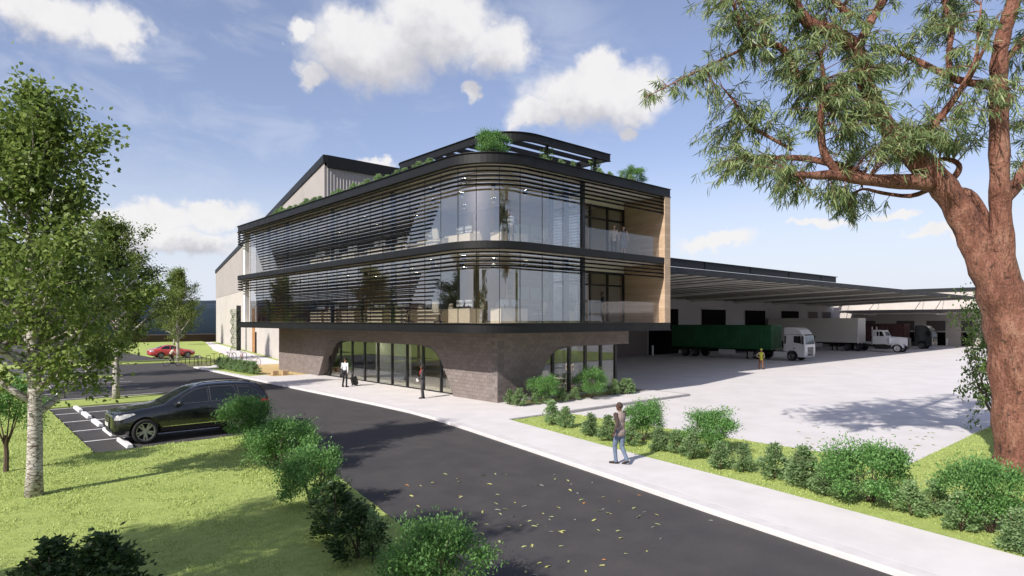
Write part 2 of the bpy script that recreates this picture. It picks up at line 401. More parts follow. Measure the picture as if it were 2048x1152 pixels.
def wood_mat(name, c1, c2, sx=.22, sz=.16, lx=1.6):
    m = bpy.data.materials.new(name); m.use_nodes = True; t = NT(m.node_tree); b = t.n['Principled BSDF']
    tc = t.add('ShaderNodeTexCoord'); v = tc.outputs['Object']
    sp = t.add('ShaderNodeSeparateXYZ'); t.put(sp.inputs[0], v)
    row = t.math('FLOOR', t.math('DIVIDE', sp.outputs[2], sz))
    wn = t.add('ShaderNodeTexWhiteNoise', noise_dimensions='1D'); t.put(wn.inputs['W'], row)
    run = t.math('ADD', t.math('ADD', sp.outputs[0], sp.outputs[1]), t.math('MULTIPLY', wn.outputs[0], 3.0))
    cellx = t.math('FLOOR', t.math('DIVIDE', run, lx))
    wn2 = t.add('ShaderNodeTexWhiteNoise', noise_dimensions='2D')
    cb = t.add('ShaderNodeCombineXYZ'); t.put(cb.inputs[0], cellx); t.put(cb.inputs[1], row); t.put(wn2.inputs['Vector'], cb.outputs[0])
    gr = t.noise(t.vmath('MULTIPLY', v, (1.2, 1.2, 22)).outputs[0], 3.0, 5, .6, .4)
    c = t.mix(t.math('ADD', t.math('MULTIPLY', wn2.outputs[0], .55), t.math('MULTIPLY', gr, .45)), (*c1, 1), (*c2, 1))
    fr = t.math('FRACT', t.math('DIVIDE', sp.outputs[2], sz)); seam = t.math('LESS_THAN', fr, .06)
    c = t.mix(t.math('MULTIPLY', seam, .5), c, (*[q * .35 for q in c2], 1))
    t.put(b.inputs['Base Color'], c); b.inputs['Roughness'].default_value = .55; MATS[name] = m; return m
M_wood = wood_mat('timber_cladding', (.52, .39, .27), (.35, .24, .155))
M_wood2 = wood_mat('timber_panel', (.42, .22, .09), (.27, .125, .045), sz=.6, lx=1.1)

def brick_mat():
    m = bpy.data.materials.new('brick'); m.use_nodes = True; t = NT(m.node_tree); b = t.n['Principled BSDF']
    g = t.add('ShaderNodeNewGeometry'); oi = t.add('ShaderNodeObjectInfo')
    r = t.math('FRACT', t.math('ADD', g.outputs['Random Per Island'], oi.outputs['Random']))
    tc = t.add('ShaderNodeTexCoord'); n = t.noise(tc.outputs['Object'], 14, 5, .65)
    c = t.ramp(r, [(0, (.170, .143, .132)), (.5, (.192, .163, .151)), (1, (.214, .184, .171))])
    c = t.mix(t.math('MULTIPLY', t.mrange(n, .35, .7), .4), c, (.13, .107, .104, 1))
    t.put(b.inputs['Base Color'], c); b.inputs['Roughness'].default_value = .85; b.inputs['Specular IOR Level'].default_value = .25
    bp = t.add('ShaderNodeBump'); bp.inputs['Strength'].default_value = .3; t.put(bp.inputs['Height'], t.noise(tc.outputs['Object'], 60, 4, .6)); t.l.new(bp.outputs[0], b.inputs['Normal'])
    return m
M_brick = brick_mat()

office = thing('office_building', 'three-storey black and glass office with curved corner and grey brick base', 'building', (20, 23.56, 0))
OFF = Vector((20, 23.56, 0))
def opart(mb, name, m, parent=office, **kw):
    o = mb.build(name, m, None, **kw)
    o.parent = parent
    base = Vector((0, 0, 0)); q = parent
    while q is not None: base += q.location; q = q.parent
    o.location = (o.location if o.location.length else Vector((0, 0, 0))) - base
    return o

XF, YF, RC, XE, YE = 17.2, 21.2, 2.8, 31.3, 54.2
def arc(cx, cyy, r, a0, a1, n): return [(cx + r * math.cos(R(a0 + (a1 - a0) * i / n)), cyy + r * math.sin(R(a0 + (a1 - a0) * i / n))) for i in range(n + 1)]
def plan(d=0.0, xe=XE, ret=24.0):
    """outer line of a floor edge, d metres inside the fascia, from the timber end round both corners"""
    return [(xe, YF + d)] + arc(XF + RC, YF + RC, RC - d, 270, 180, 16) + arc(XF + 1.2, YE - 1.2, 1.2 - min(d, 1.1), 180, 90, 8) + [(ret, YE - d)]
def sweep(mb, line, prof, mi=0):
    n = len(prof); o = len(mb.v); rows = [offset(line, p[0]) for p in prof]
    for i in range(len(line)):
        for j in range(n): mb.v.append((rows[j][i][0], rows[j][i][1], prof[j][1]))
    for i in range(len(line) - 1):
        for j in range(n):
            j2 = (j + 1) % n; mb.f.append((o + i * n + j, o + i * n + j2, o + (i + 1) * n + j2, o + (i + 1) * n + j)); mb.m.append(mi)
    mb.f.append(tuple(o + j for j in range(n))[::-1]); mb.f.append(tuple(o + (len(line) - 1) * n + j for j in range(n))); mb.m += [mi, mi]
    return mb
def channel(z0, z1, dep=.16, web=.07, fl=.035): return [(0, z0), (0, z0 + fl), (web, z0 + fl), (web, z1 - fl), (0, z1 - fl), (0, z1), (dep + .1, z1), (dep + .1, z0)]
Z0b, Z0t, Z1b, Z1t, Z2b, Z2t = 3.50, 3.95, 7.36, 7.73, 11.27, 11.77
opart(sweep(MB(), plan(0, XE + .06), channel(Z2b, Z2t)), 'roof_fascia', M_black, fix=True)
opart(sweep(MB(), plan(.04, 30.74), [(0, Z1b + .03), (0, Z1t - .03), (.03, Z1t), (.3, Z1t), (.3, Z1b), (.03, Z1b)]), 'floor_fascia', M_black, fix=True)
opart(sweep(MB(), plan(0, XE + .06), channel(Z0b, Z0t)), 'base_fascia', M_black, fix=True)
def slab(z0, z1, name, m, d=.31):
    pl = plan(d, 30.7); pl = pl + [(31.2, YE - d), (31.2, YF + d)] if name != 'x' else pl
    return opart(MB().prism(pl[::-1], z0, z1), name, m, fix=True)
slab(Z0b + .02, Z0t - .012, 'floor_slab', M_floor); slab(Z1b + .01, Z1t - .30, 'ceiling', M_ceil); slab(Z1t - .29, Z1t - .012, 'floor_slab', M_floor)
slab(Z2b + .01, Z2b + .11, 'ceiling', M_ceil); slab(Z2b + .12, Z2t - .05, 'roof', M_roofdeck)
# timber end wall and the plain rear walls
opart(MB().box((30.75, YF + .02, Z0t), (XE, YF + 3.3, Z2b - .003)), 'timber_wall', M_wood)
opart(MB().box((30.9, YF + 3.31, Z0t), (XE - .05, YE - .4, Z2b - .003)), 'rear_wall', M_inwall)
opart(MB().box((18.9, YE - .75, Z0t), (30.88, YE - .55, Z2b - .003)), 'end_wall', M_inwall)
# core walls inside the two office floors
for z0, z1 in ((Z0t, Z1b), (Z1t, Z2b)):
    opart(MB().box((25.6, 29.0, z0), (25.8, 53.0, z1 + .005)), 'interior_wall', M_warmwall if z0 < 5 else M_darkwall)
    opart(MB().box((18.5, 52.15, z0 + .002), (25.5, 52.28, z0 + 1.3)), 'timber_panel', M_wood2)
    opart(MB().box((23.0, 34.0, z0), (25.55, 34.2, z1 + .004)), 'interior_wall', M_darkwall)
    opart(MB().box((24.5, 27.9, z0 + .003), (30.7, 28.05, z1 + .004)), 'timber_panel', M_wood)
    for yy in (49.3, 45.6, 38.2, 30.7): opart(MB().box((18.25, yy - .08, z0), (18.45, yy + .08, z1 + .006)), 'column', M_frame)
    opart(MB().box((17.78, 53.02, z0), (18.12, 53.38, z1 + .004)), 'column', M_white)
    # clerestory strip in the far wall, seen through the balcony doors
    for k in range(5): opart(MB().box((25.2 + k * 1.12, 27.84, z0 + 1.45), (26.15 + k * 1.12, 27.895, z0 + 2.15)), 'window', mat('far_window', (.55, .62, .60), .2, var=.05))
# glass skin: every pane its own part, joints between
GX = .70
def pane(name, p, q, z0, z1, m, th=.012, parent=office, tilt=0.0):
    p, q = Vector((p[0], p[1], 0)), Vector((q[0], q[1], 0)); c = (p + q) / 2; L = (q - p).length
    o = MB().box((-L / 2 + .006, -th / 2, z0), (L / 2 - .006, th / 2, z1)).build(name, m, None); o.parent = parent
    base = Vector((0, 0, 0)); k = parent
    while k is not None: base += k.location; k = k.parent
    o.location = c - base; o.rotation_euler = (0, 0, math.atan2(q.y - p.y, q.x - p.x) + tilt); return o
rg = random.Random(11)
jm = None
for fl, (z0, z1) in enumerate(((Z0t, Z1b), (Z1t, Z2b))):
    pts = [(24.4 - k * (4.4 / 3), YF + GX) for k in range(4)] + arc(XF + RC, YF + RC, RC - GX, 270, 180, 3)[1:]
    pts += [(XF + GX, 24.0 + (k + 1) * (28.1 / 20)) for k in range(20)]
    pts += [(XF + GX + k * 1.5, 52.1) for k in range(1, 5)]
    for i, (p, q) in enumerate(zip(pts, pts[1:])):
        if 3 <= i <= 5:                        # bent panes at the corner
            a0 = 270 - (i - 3) * 30; ln = arc(XF + RC, YF + RC, RC - GX, a0 - .25, a0 - 29.75, 8)
            opart(sweep(MB(), ln, [(0, z0), (0, z1), (.012, z1), (.012, z0)]), 'glass_pane', G_office, smooth=False)
        else: pane('glass_pane', p, q, z0 + .005, z1 - .005, G_office, tilt=R(rg.uniform(-.22, .22)))
        if i: opart(MB().box((p[0] - .011, p[1] - .011, z0), (p[0] + .011, p[1] + .011, z1)), 'joint', M_frame)
    # balcony: glass return, doors in the rear wall, glass rail
    yb = YF + 3.0
    for k in range(2): pane('glass_pane', (24.4, YF + GX + k * 1.15), (24.4, YF + GX + (k + 1) * 1.15), z0 + .01, z1 - .01, G_office)
    for yy in (YF + GX, YF + GX + 1.15, yb): opart(MB().box((24.30, yy - .09, z0), (24.50, yy + .09, z1)), 'mullion', M_frame)
    for zz in (z1 - .5, z1 - 1.2): opart(MB().box((24.34, YF + GX + .1, zz - .06), (24.46, yb - .1, zz + .06)), 'transom', M_frame)
    xs = [24.5, 25.6, 26.7, 27.65, 29.2, 30.72]
    for a, b in zip(xs, xs[1:]):
        pane('glass_pane', (a + .05, yb), (b - .05, yb), z0 + .08, z1 - .5, G_rail)
        opart(MB().box((b - .09, yb - .06, z0), (b + .02, yb + .06, z1 - .4)), 'mullion', M_frame)
    opart(MB().box((24.5, yb - .05, z1 - .55), (30.7, yb + .05, z1 - .42)), 'transom', M_frame)
    opart(MB().box((24.5, yb - .045, z1 - 1.25), (30.7, yb + .045, z1 - 1.15)), 'transom', M_frame)
    opart(MB().box((24.5, yb - .045, z1 - .41), (30.7, yb + .045, z1 + .004)), 'door_head', M_inwall)
    opart(MB().box((24.5, yb - .045, z0), (30.7, yb + .045, z0 + .07)), 'door_sill', M_frame)
    for k in range(4):
        a = 24.5 + k * (6.2 / 4); pane('rail_pane', (a, YF + .42), (a + 6.2 / 4, YF + .42), z0 - .0, z0 + 1.18, G_rail)
# louvres: the upper ones ring the whole front, the rest screen the long face and stop on a slant
def louvre(z, line): opart(sweep(MB(), line, [(.06, z - .037), (.06, z + .037), (.15, z + .037), (.15, z - .037)]), 'louvre', M_louvre)
for zt, n, full in ((Z2b, 17, 5), (Z1b, 16, 4)):
    step = (zt - (Z1t if zt > 8 else Z0t) - .1) / n
    for k in range(n):
        z = zt - .15 - k * step
        if k < full: louvre(z, plan(0, 30.72, 21.5))
        else:
            u = (k - full) / (n - full - 1)
            louvre(z, [(XF, 26.3 + 1.5 * u), (XF, 37), (XF, 49.5 - 1.9 * u)])
# pergola on the roof
ringp = [(29.9, 24.5)] + arc(23.8, 27.0, 2.5, 270, 180, 14) + arc(22.5, 34.6, 1.2, 180, 90, 8) + [(29.9, 35.8)]
opart(sweep(MB(), ringp, channel(13.77, 14.22, .14)), 'pergola_beam', M_black, fix=True)
for k in range(9): opart(MB().box((21.75 if k else 22.9, 25.7 + k * 1.13, 13.84), (29.71, 25.9 + k * 1.13, 14.07)), 'pergola_slat', M_black)
opart(MB().box((29.72, 24.75, 13.79), (29.87, 35.6, 14.2)), 'pergola_beam', M_black)
for x, y in ((24.7, 24.85), (28.8, 24.85), (22.1, 33.6), (28.8, 35.2)): opart(MB().box((x - .08, y - .08, Z2t - .06), (x + .08, y + .08, 13.8)), 'pergola_post', M_black)

# ---- brick ground floor with the two arched openings
bw = opart(MB().box((20.44, 30, 3.42), (20.46, 31, 3.44)), 'brick_wall', M_mortar)
def lerp_tab(tab, z):
    for (za, a), (zb, b) in zip(tab, tab[1:]):
        if z <= zb: return a + (b - a) * (z - za) / (zb - za)
    return tab[-1][1]
HD = 2.66
TAB_R = [(0, 27.2), (1.0, 27.8), (1.9, 28.42), (2.2, 28.75), (2.45, 29.2), (2.58, 29.7), (2.66, 30.5)]
TAB_L = [(0, 43.95), (.85, 43.42), (1.6, 42.97), (2.1, 42.6), (2.4, 42.2), (2.58, 41.7), (2.66, 40.9)]
TAB_X = [(0, 22.45), (1.03, 22.9), (1.85, 23.35), (2.25, 23.75), (2.5, 24.2), (2.62, 24.7), (2.66, 25.5)]
CH, CL = .19, .40
# faces: u runs along the wall, the map gives the world point at depth w behind the face
faces = [dict(u0=23.56, u1=51.5, m=lambda u, w, z: (20 + w, u, z), lo=TAB_R, hi=TAB_L, flip=True),
         dict(u0=20.0, u1=30.4, m=lambda u, w, z: (u, 23.56 + w, z), lo=TAB_X, hi=[(0, 30.4), (2.66, 30.4)], flip=False)]
back = MB(); rest = MB(); cand = []
def hexa(mb, q, m, w0, w1):
    """q: (ua0, ua1, z0, ub0, ub1, z1): a slanted-ended block"""
    a0, a1, z0, b0, b1, z1 = q
    mb.add([m(a0, w0, z0), m(a1, w0, z0), m(b1, w0, z1), m(b0, w0, z1), m(a0, w1, z0), m(a1, w1, z0), m(b1, w1, z1), m(b0, w1, z1)],
           [(0, 1, 2, 3), (7, 6, 5, 4), (0, 4, 5, 1), (1, 5, 6, 2), (2, 6, 7, 3), (3, 7, 4, 0)])
for fi, F in enumerate(faces):
    for ci in range(19):
        z0, z1 = ci * CH, min((ci + 1) * CH, 3.515)
        if z1 - z0 < .04: continue
        open_ = z1 <= HD + .001
        segs = [(F['u0'], F['u0'], F['u1'], F['u1'])]
        if open_:
            l0, l1, h0, h1 = lerp_tab(F['lo'], z0), lerp_tab(F['lo'], z1), lerp_tab(F['hi'], z0), lerp_tab(F['hi'], z1)
            segs = [(F['u0'], F['u0'], l0, l1), (h0, h1, F['u1'], F['u1'])]
        for a0, a1, b0, b1 in segs:
            if min(b0, b1) - max(a0, a1) < .02: continue
            hexa(back, (a0, b0, z0, a1, b1, z1), F['m'], .014, .45)
            u = F['u0'] - (CL / 2 if ci % 2 else 0)
            while u < F['u1']:
                e0, e1 = max(u, a0), max(u, a1); f0, f1 = min(u + CL, b0), min(u + CL, b1)
                if f0 - e0 > .03 and f1 - e1 > .03:
                    full = abs(f0 - e0 - CL) < 1e-6 and abs(f1 - e1 - CL) < 1e-6 and z1 - z0 > .18
                    p = Vector(F['m']((e0 + f0) / 2, 0, (z0 + z1) / 2)); cand.append(((p - Vector((0, 0, CAMH))).length, fi, (e0 + .005, f0 - .005, z0 + .005, e1 + .005, f1 - .005, z1 - .005), full, p))
                u += CL
back.f and None
bw.data = back.mesh('brick_wall', M_mortar); bm = bmesh.new(); bm.from_mesh(bw.data); bmesh.ops.recalc_face_normals(bm, faces=bm.faces); bm.to_mesh(bw.data); bm.free()
bw.location = -OFF
cand.sort(key=lambda c: c[0])
bmesh_full = {}
for i, (dd, fi, q, full, p) in enumerate(cand):
    F = faces[fi]; pr = rg.uniform(-.002, .004)
    if i < 300:
        if full:
            if fi not in bmesh_full:
                mb = MB(); L, H = (CL - .01) / 2, (CH - .01) / 2
                if fi == 0: mb.box((0, -L, -H), (.05, L, H))
                else: mb.box((-L, 0, -H), (L, .05, H))
                bmesh_full[fi] = mb.mesh('brick', M_brick)
            o = link('brick', bmesh_full[fi], bw); o.location = p - Vector((pr, 0, 0) if fi == 0 else (0, pr, 0))
        else:
            mb = MB(); hexa(mb, q, F['m'], -pr, .05); o = mb.build('brick', M_brick, bw, fix=True)
    else: hexa(rest, q, F['m'], -pr, .05)
ro = rest.build('brick', M_brick, bw, fix=True); stuff(ro)
# reveals lining the arches
def reveal(tab, m, name):
    mb = MB(); n = len(tab)
    vs = [m(u, -.012, z) for z, u in tab] + [m(u, .62, z) for z, u in tab]
    mb.add(vs, [(i, i + 1, i + 1 + n, i + n) for i in range(n - 1)]); return opart(mb, name, M_brick)
reveal(TAB_L + [(2.66, 40.9)], lambda u, w, z: (20 + w, u - .004, z), 'arch_reveal'); reveal(TAB_R, lambda u, w, z: (20 + w, u + .004, z), 'arch_reveal')
opart(MB().add([(19.99, 30.5, 2.655), (20.62, 30.5, 2.655), (20.62, 40.9, 2.655), (19.99, 40.9, 2.655)], [(0, 1, 2, 3)]), 'arch_soffit', M_mortar)
reveal(TAB_X, lambda u, w, z: (u + .004, 23.56 + w, z), 'arch_reveal')
opart(MB().add([(25.5, 23.55, 2.655), (30.4, 23.55, 2.655), (30.4, 24.2, 2.655), (25.5, 24.2, 2.655)], [(0, 1, 2, 3)]), 'arch_soffit', M_mortar)
opart(MB().box((20.46, 51.3, 0), (30.0, 51.5, 3.5)), 'end_wall', M_brick)
# lobby glazing
ys = [27.3, 29.05, 30.85, 32.6, 34.35, 36.1, 37.85, 39.6, 41.35, 43.1, 43.9]
for a, b in zip(ys, ys[1:]):
    pane('glass_pane', (20.5, a), (20.5, b), .06, 2.64, G_ground, tilt=R(rg.uniform(-.2, .2)))
    opart(MB().box((20.44, b - .07, 0.0), (20.58, b + .07, 2.65)), 'mullion', M_frame) if b < 43.5 else None
opart(MB().box((20.44, 27.25, 0.0), (20.58, 43.92, .055)), 'sill_rail', M_frame)
xs = [22.5, 24.3, 25.6, 26.95, 28.3, 29.65]
for a, b in zip(xs, xs[1:]):
    pane('glass_pane', (a, 24.0), (b, 24.0), .16, 2.64, G_ground, tilt=R(rg.uniform(-.2, .2)))
    opart(MB().box((b - .075, 23.92, .0), (b + .075, 24.08, 2.65)), 'mullion', M_frame)
opart(MB().box((22.5, 23.93, .0), (29.7, 24.07, .15)), 'sill_rail', M_frame)
for k in range(3): pane('glass_pane', (29.65, 24.05 + k * 2.2), (29.65, 26.2 + k * 2.2), .06, 2.64, G_ground)
# lobby interior
opart(MB().box((20.62, 24.12, -.2), (29.6, 51.2, .0)), 'lobby_floor', mat('lobby_floor', (.46, .43, .38), .35, var=.05, vscale=1))
opart(MB().box((20.62, 24.12, 3.0), (29.6, 51.2, 3.1)), 'lobby_ceiling', M_ceil)
opart(MB().box((27.4, 31.0, 0), (27.6, 51.2, 3.0)), 'interior_wall', mat('lobby_wall', (.30, .30, .17), .7, var=.15, vscale=.4))
opart(MB().box((29.4, 30.6, 0), (29.58, 51, 3.0)), 'interior_wall', M_inwall)
cw = MB(); ln = arc(25.2, 29.0, 2.3, 205, 95, 14)
sweep(cw, ln, [(0, 0), (0, 3.0), (.15, 3.0), (.15, 0)]); opart(cw, 'curved_wall', M_cream, fix=True, smooth=False)
for yy in (34.6, 38.4, 42.0): opart(MB().box((22.9, yy - .07, 0), (23.04, yy + .07, 3.0)), 'column', M_frame)
opart(MB().box((22.8, 36, 0), (22.95, 40.5, 2.6)), 'interior_wall', mat('lobby_grey', (.34, .36, .37), .5, var=.08))
# small round downlights added to the lobby ceiling to make the room look lit
def emis(name, c, s):
    m = bpy.data.materials.new(name); m.use_nodes = True; t = NT(m.node_tree); b = t.n['Principled BSDF']
    b.inputs['Emission Color'].default_value = (*c, 1); b.inputs['Emission Strength'].default_value = s; b.inputs['Base Color'].default_value = (.8, .8, .8, 1); return m
M_addlamp = emis('added_downlight_glow', (1, .86, .62), 110)
for x, y in ((22.2, 28.0), (22.4, 30.6), (22.0, 33.2), (22.0, 40.0), (24.4, 35.6), (24.6, 25.4), (26.4, 25.4)):
    opart(MB().lathe([(0, 2.985), (.14, 2.985), (.14, 2.999)], 16, c=(x, y, 0)), 'added_downlight', M_addlamp)

# can lamps added on both office floors to brighten the rooms, shining straight down
M_addlamp2 = emis('added_ceiling_lamp_glow', (1, .87, .66), 190)
can = MB().lathe([(.115, -.24), (.125, -.24), (.125, 0)], 16).lathe([(.115, -.24), (.115, -.03)], 16).mesh('added_ceiling_lamp', M_frame); lens = MB().lathe([(0, -.035), (.112, -.035)], 16).mesh('lamp_lens', M_addlamp2)
for zc in (Z1b + .008, Z2b + .008):
    for y in (25.4, 28.2, 31.0, 33.6, 36.4, 39.2, 42.0, 44.8, 47.6, 50.4):
        for x in (19.3, 21.3, 23.6):
            if x > 23 and 33 < y < 35: continue
            o = link('added_ceiling_lamp', can, office); o.location = Vector((x, y, zc)) - OFF; link('lamp_lens', lens, o)
# ------------------------------------------------------------------ warehouse and dock canopy
M_clad = mat('cladding', (.33, .305, .295), .55, var=.05, vscale=.25, spec=.35)
M_precast = mat('precast', (.46, .425, .395), .85, var=.05, vscale=.35, stain=.12)
M_dockwall = mat('dock_wall', (.36, .35, .36), .8, var=.05, vscale=.3)
M_dark = mat('dark_door', (.004, .004, .005), .7, var=.1, spec=.05)
M_brownpanel = mat('brown_panel', (.085, .075, .075), .7, var=.1)
M_soffit = mat('canopy_metal', (.55, .53, .48), .5, var=.08, vscale=.4)
M_rafter = mat('rafter_white', (.66, .65, .63), .5, var=.05)
M_slate = mat('slate_metal', (.016, .018, .021), .55, var=.08, spec=.25)

wh = thing('warehouse', 'pale grey metal-clad warehouse with black roof edge rising behind the office', 'building', (25, 56, 0))
WO = Vector((25, 56, 0))
def wpart(mb, name, m, parent=wh, **kw):
    o = mb.build(name, m, None, **kw); o.parent = parent; base = Vector((0, 0, 0)); q = parent
    while q is not None: base += q.location; q = q.parent
    o.location = -base; return o
wx = lambda y: 25.3 + (y - 65.5) * 11.5 / 60
wz = lambda y: 17.04 + (y - 46.4) * (13.53 - 17.04) / (125.5 - 46.4)
nrm = Vector((-60, 11.5, 0)).normalized()
# left wall: precast panels below, ribbed sheet above
def wpoly(y0, y1, zb, zt0, zt1, off, th=.2):
    mb = MB(); a, b = Vector((wx(y0), y0, 0)) + nrm * off, Vector((wx(y1), y1, 0)) + nrm * off; c, d = b - nrm * th, a - nrm * th
    vs = [(*p.xy, zb) for p in (a, b, c, d)] + [(*a.xy, zt0), (*b.xy, zt1), (*c.xy, zt1), (*d.xy, zt0)]
    return mb.add(vs, [(0, 1, 2, 3), (4, 5, 6, 7), (0, 1, 5, 4), (1, 2, 6, 5), (2, 3, 7, 6), (3, 0, 4, 7)])
edges = [54.6, 62, 71.5, 81, 90.5, 100, 109.5, 118, 125.5]
for a, b in zip(edges, edges[1:]): wpart(wpoly(a + .015, b - .015, -.2, 8.2, 8.2, 0), 'wall_panel', M_precast, fix=True)
wpart(wpoly(54.6, 125.5, -.2, 8.15, 8.15, -.03, .3), 'wall', M_dockwall, fix=True)
rib = MB(); n = 0; y = 46.4; pts = []
while y < 125.4:
    for dy, o in ((0, 0), (.17, 0), (.20, .035), (.24, .035), (.27, 0)): pts.append((min(y + dy, 125.5), o))
    y += .27
vs = []; fs = []
for y, o in pts:
    p = Vector((wx(y), y, 0)) + nrm * (o + .02); zb = 11.72 if y < 54.5 else 8.21
    vs += [(p.x, p.y, zb), (p.x, p.y, wz(y) - .3)]
for i in range(len(pts) - 1): fs.append((2 * i, 2 * i + 2, 2 * i + 3, 2 * i + 1))
wpart(rib.add(vs, fs), 'wall_sheet', M_clad, fix=True)
wpart(wpoly(46.3, 125.7, 0, 0, 0, .14, .4) if False else MB().add(
    [(*(Vector((wx(y), y, 0)) + nrm * o).xy, wz(y) + dz) for y in (46.3, 125.7) for o, dz in ((.16, -.62), (.16, 0), (-.3, 0), (-.3, -.62))],
    [(0, 1, 5, 4), (1, 2, 6, 5), (2, 3, 7, 6), (3, 0, 4, 7), (0, 3, 2, 1), (4, 5, 6, 7)]), 'roof_edge', M_black, fix=True)
# short face towards the office roof
rib = MB(); x = 21.66; pts = []
while x < 34:
    for dx, o in ((0, 0), (.17, 0), (.20, .035), (.24, .035), (.27, 0)): pts.append((x + dx, o))
    x += .27
vs = []; fs = []
for x, o in pts: vs += [(x, 46.38 - o, 11.72), (x, 46.38 - o, 16.2)]
for i in range(len(pts) - 1): fs.append((2 * i, 2 * i + 2, 2 * i + 3, 2 * i + 1))
wpart(rib.add(vs, fs), 'wall_sheet', M_clad, fix=True)
wpart(MB().box((21.75, 46.18, 16.08), (34.4, 46.34, 17.03)), 'roof_edge', M_black)
rf = MB().add([(21.7, 46.3, 16.9), (34.4, 46.3, 16.9), (45, 125.5, 13.4), (36.8, 125.5, 13.4)], [(0, 1, 2, 3)]); wpart(rf, 'roof', M_slate)
wpart(MB().add([(36.8, 125.4, -.2), (45, 125.4, -.2), (45, 125.4, 13.4), (36.8, 125.4, 13.4)], [(0, 1, 2, 3)]), 'wall', M_precast)
wpart(MB().add([(34.3, 46.5, -.2), (45, 125.4, -.2), (45, 125.4, 13.4), (34.3, 46.5, 16.9)], [(0, 1, 2, 3)]), 'wall', M_clad)
# recessed side door and timber screen beside the planted fin
pd = px(489, 701)
wpart(wpoly(80.2, 82.2, -.02, 5.6, 5.6, .05, .06), 'timber_screen', M_wood2, fix=True)
wpart(wpoly(78.9, 79.9, -.02, 2.6, 2.6, .04, .05), 'door', M_dark, fix=True)

# dock hall along the yard
dk = thing('loading_dock', 'long grey loading dock with dark doors behind the parked trucks', 'building', (75, 45, 0))
def dpart(mb, name, m, parent=dk, **kw): return wpart(mb, name, m, parent, **kw)
YW = 45.0
def xw(p): r = (p - 1024) / FPX; t = YW / (SN - CS * r); return t * (CS + SN * r), t
XD1 = xw(1667)[0]
dpart(MB().box((33.6, YW, -.2), (XD1, YW + .3, 10.6)), 'wall', M_dockwall)
dpart(MB().box((33.6, YW - .02, -.2), (xw(1296)[0], YW - .004, 6.3)), 'brick_panel', M_brick)
dpart(MB().box((33.6, YW + .31, 10.4), (XD1 - .05, YW + 40, 10.6)), 'roof', M_slate)
dpart(MB().box((XD1 - .3, YW + .31, -.2), (XD1, YW + 40, 10.39)), 'wall', M_dockwall)
fa = MB().box((33.6, YW - .35, 10.75), (XD1 + .2, YW - .2, 11.7)); fa.box((33.6, YW - .45, 11.7), (XD1 + .75, YW - .1, 11.78)); dpart(fa, 'parapet', M_slate)
for k in range(7): dpart(MB().box((37 + k * 12.2, YW - .40, 10.8), (37.1 + k * 12.2, YW - .353, 11.68)), 'parapet_joint', M_dark)
dpart(MB().box((33.6, YW - .3, 10.3), (XD1, YW - .01, 10.7)), 'gutter', M_rafter)
for a, b, top, m in ((1296, 1356, 617, M_dark), (1402, 1451, 618.7, M_dark), (1489, 1530, 620.7, M_dark), (1562, 1597, 622, M_dark), (1616, 1634, 623.4, M_brownpanel), (1644, 1661, 624, M_brownpanel)):
    xa, ta = xw(a); xb, tb = xw(b); zt = CAMH + (HORY - top) / FPX * ta
    d = dpart(MB().box((xa, YW - .05, -.09), (xb, YW - .021, zt)), 'door', m)
    fr = MB().box((xa - .12, YW - .07, -.09), (xa, YW - .02, zt + .12)).box((xb, YW - .07, -.09), (xb + .12, YW - .02, zt + .12)).box((xa, YW - .07, zt), (xb, YW - .02, zt + .12))
    f = dpart(fr, 'door_frame', M_dockwall, d)
# the deep canopy
cz = lambda y: 7.26 + (y - 24.0) * (6.62 - 7.26) / 21.0
XC0, XC1 = 31.9, 114.0
cn = dpart(MB().add([(XC0, 24.02, cz(24) + .34), (XC1, 24.02, cz(24) + .34), (XC1, 44.99, cz(45) + .34), (XC0, 44.99, cz(45) + .34)], [(0, 1, 2, 3)]), 'canopy', M_slate)
pr = []; x = XC0
while x < XC1: pr += [(x, 0), (x + .30, 0), (x + .38, .09), (x + .68, .09), (x + .76, 0)]; x += .76
vs = []; fs = []
for x, o in pr: vs += [(x, 24.03, cz(24) + .15 + o), (x, 44.98, cz(45) + .15 + o)]
for i in range(len(pr) - 1): fs.append((2 * i, 2 * i + 1, 2 * i + 3, 2 * i + 2))
dpart(MB().add(vs, fs), 'canopy_sheet', M_soffit, cn)
dpart(MB().box((XC0, 23.86, 7.20), (XC1 + .1, 24.01, 7.62)), 'canopy_edge', M_slate, cn)
dpart(MB().add([(XC1, y, cz(y) + dz) for y, dz in ((24.02, -.05), (44.9, -.05), (44.9, .4), (24.02, .4))] + [(XC1 + .12, y, cz(y) + dz) for y, dz in ((24.02, -.05), (44.9, -.05), (44.9, .4), (24.02, .4))],
      [(0, 1, 2, 3), (7, 6, 5, 4), (0, 4, 5, 1), (1, 5, 6, 2), (2, 6, 7, 3), (3, 7, 4, 0)]), 'canopy_edge', M_slate, cn)
for x in (36.2, 47.7, 59.2, 70.7, 82.1, 93.7, 105.2, 113.6):
    mb = MB(); vs = []
    for y, dp in ((24.1, .10), (40, .30), (44.9, .34)):
        zt = cz(y) + .147; vs += [(x - .13, y, zt), (x + .13, y, zt), (x + .13, y, zt - dp), (x - .13, y, zt - dp)]
    fs = [(0, 1, 2, 3), (11, 10, 9, 8)] + [(4 * r + i, 4 * r + (i + 1) % 4, 4 * r + 4 + (i + 1) % 4, 4 * r + 4 + i) for r in range(2) for i in range(4)]
    dpart(mb.add(vs, fs), 'rafter', M_rafter, cn, fix=True)
M_rib = mat('canopy_rib', (.17, .165, .15), .6, var=.1)
x = XC0 + 1.1
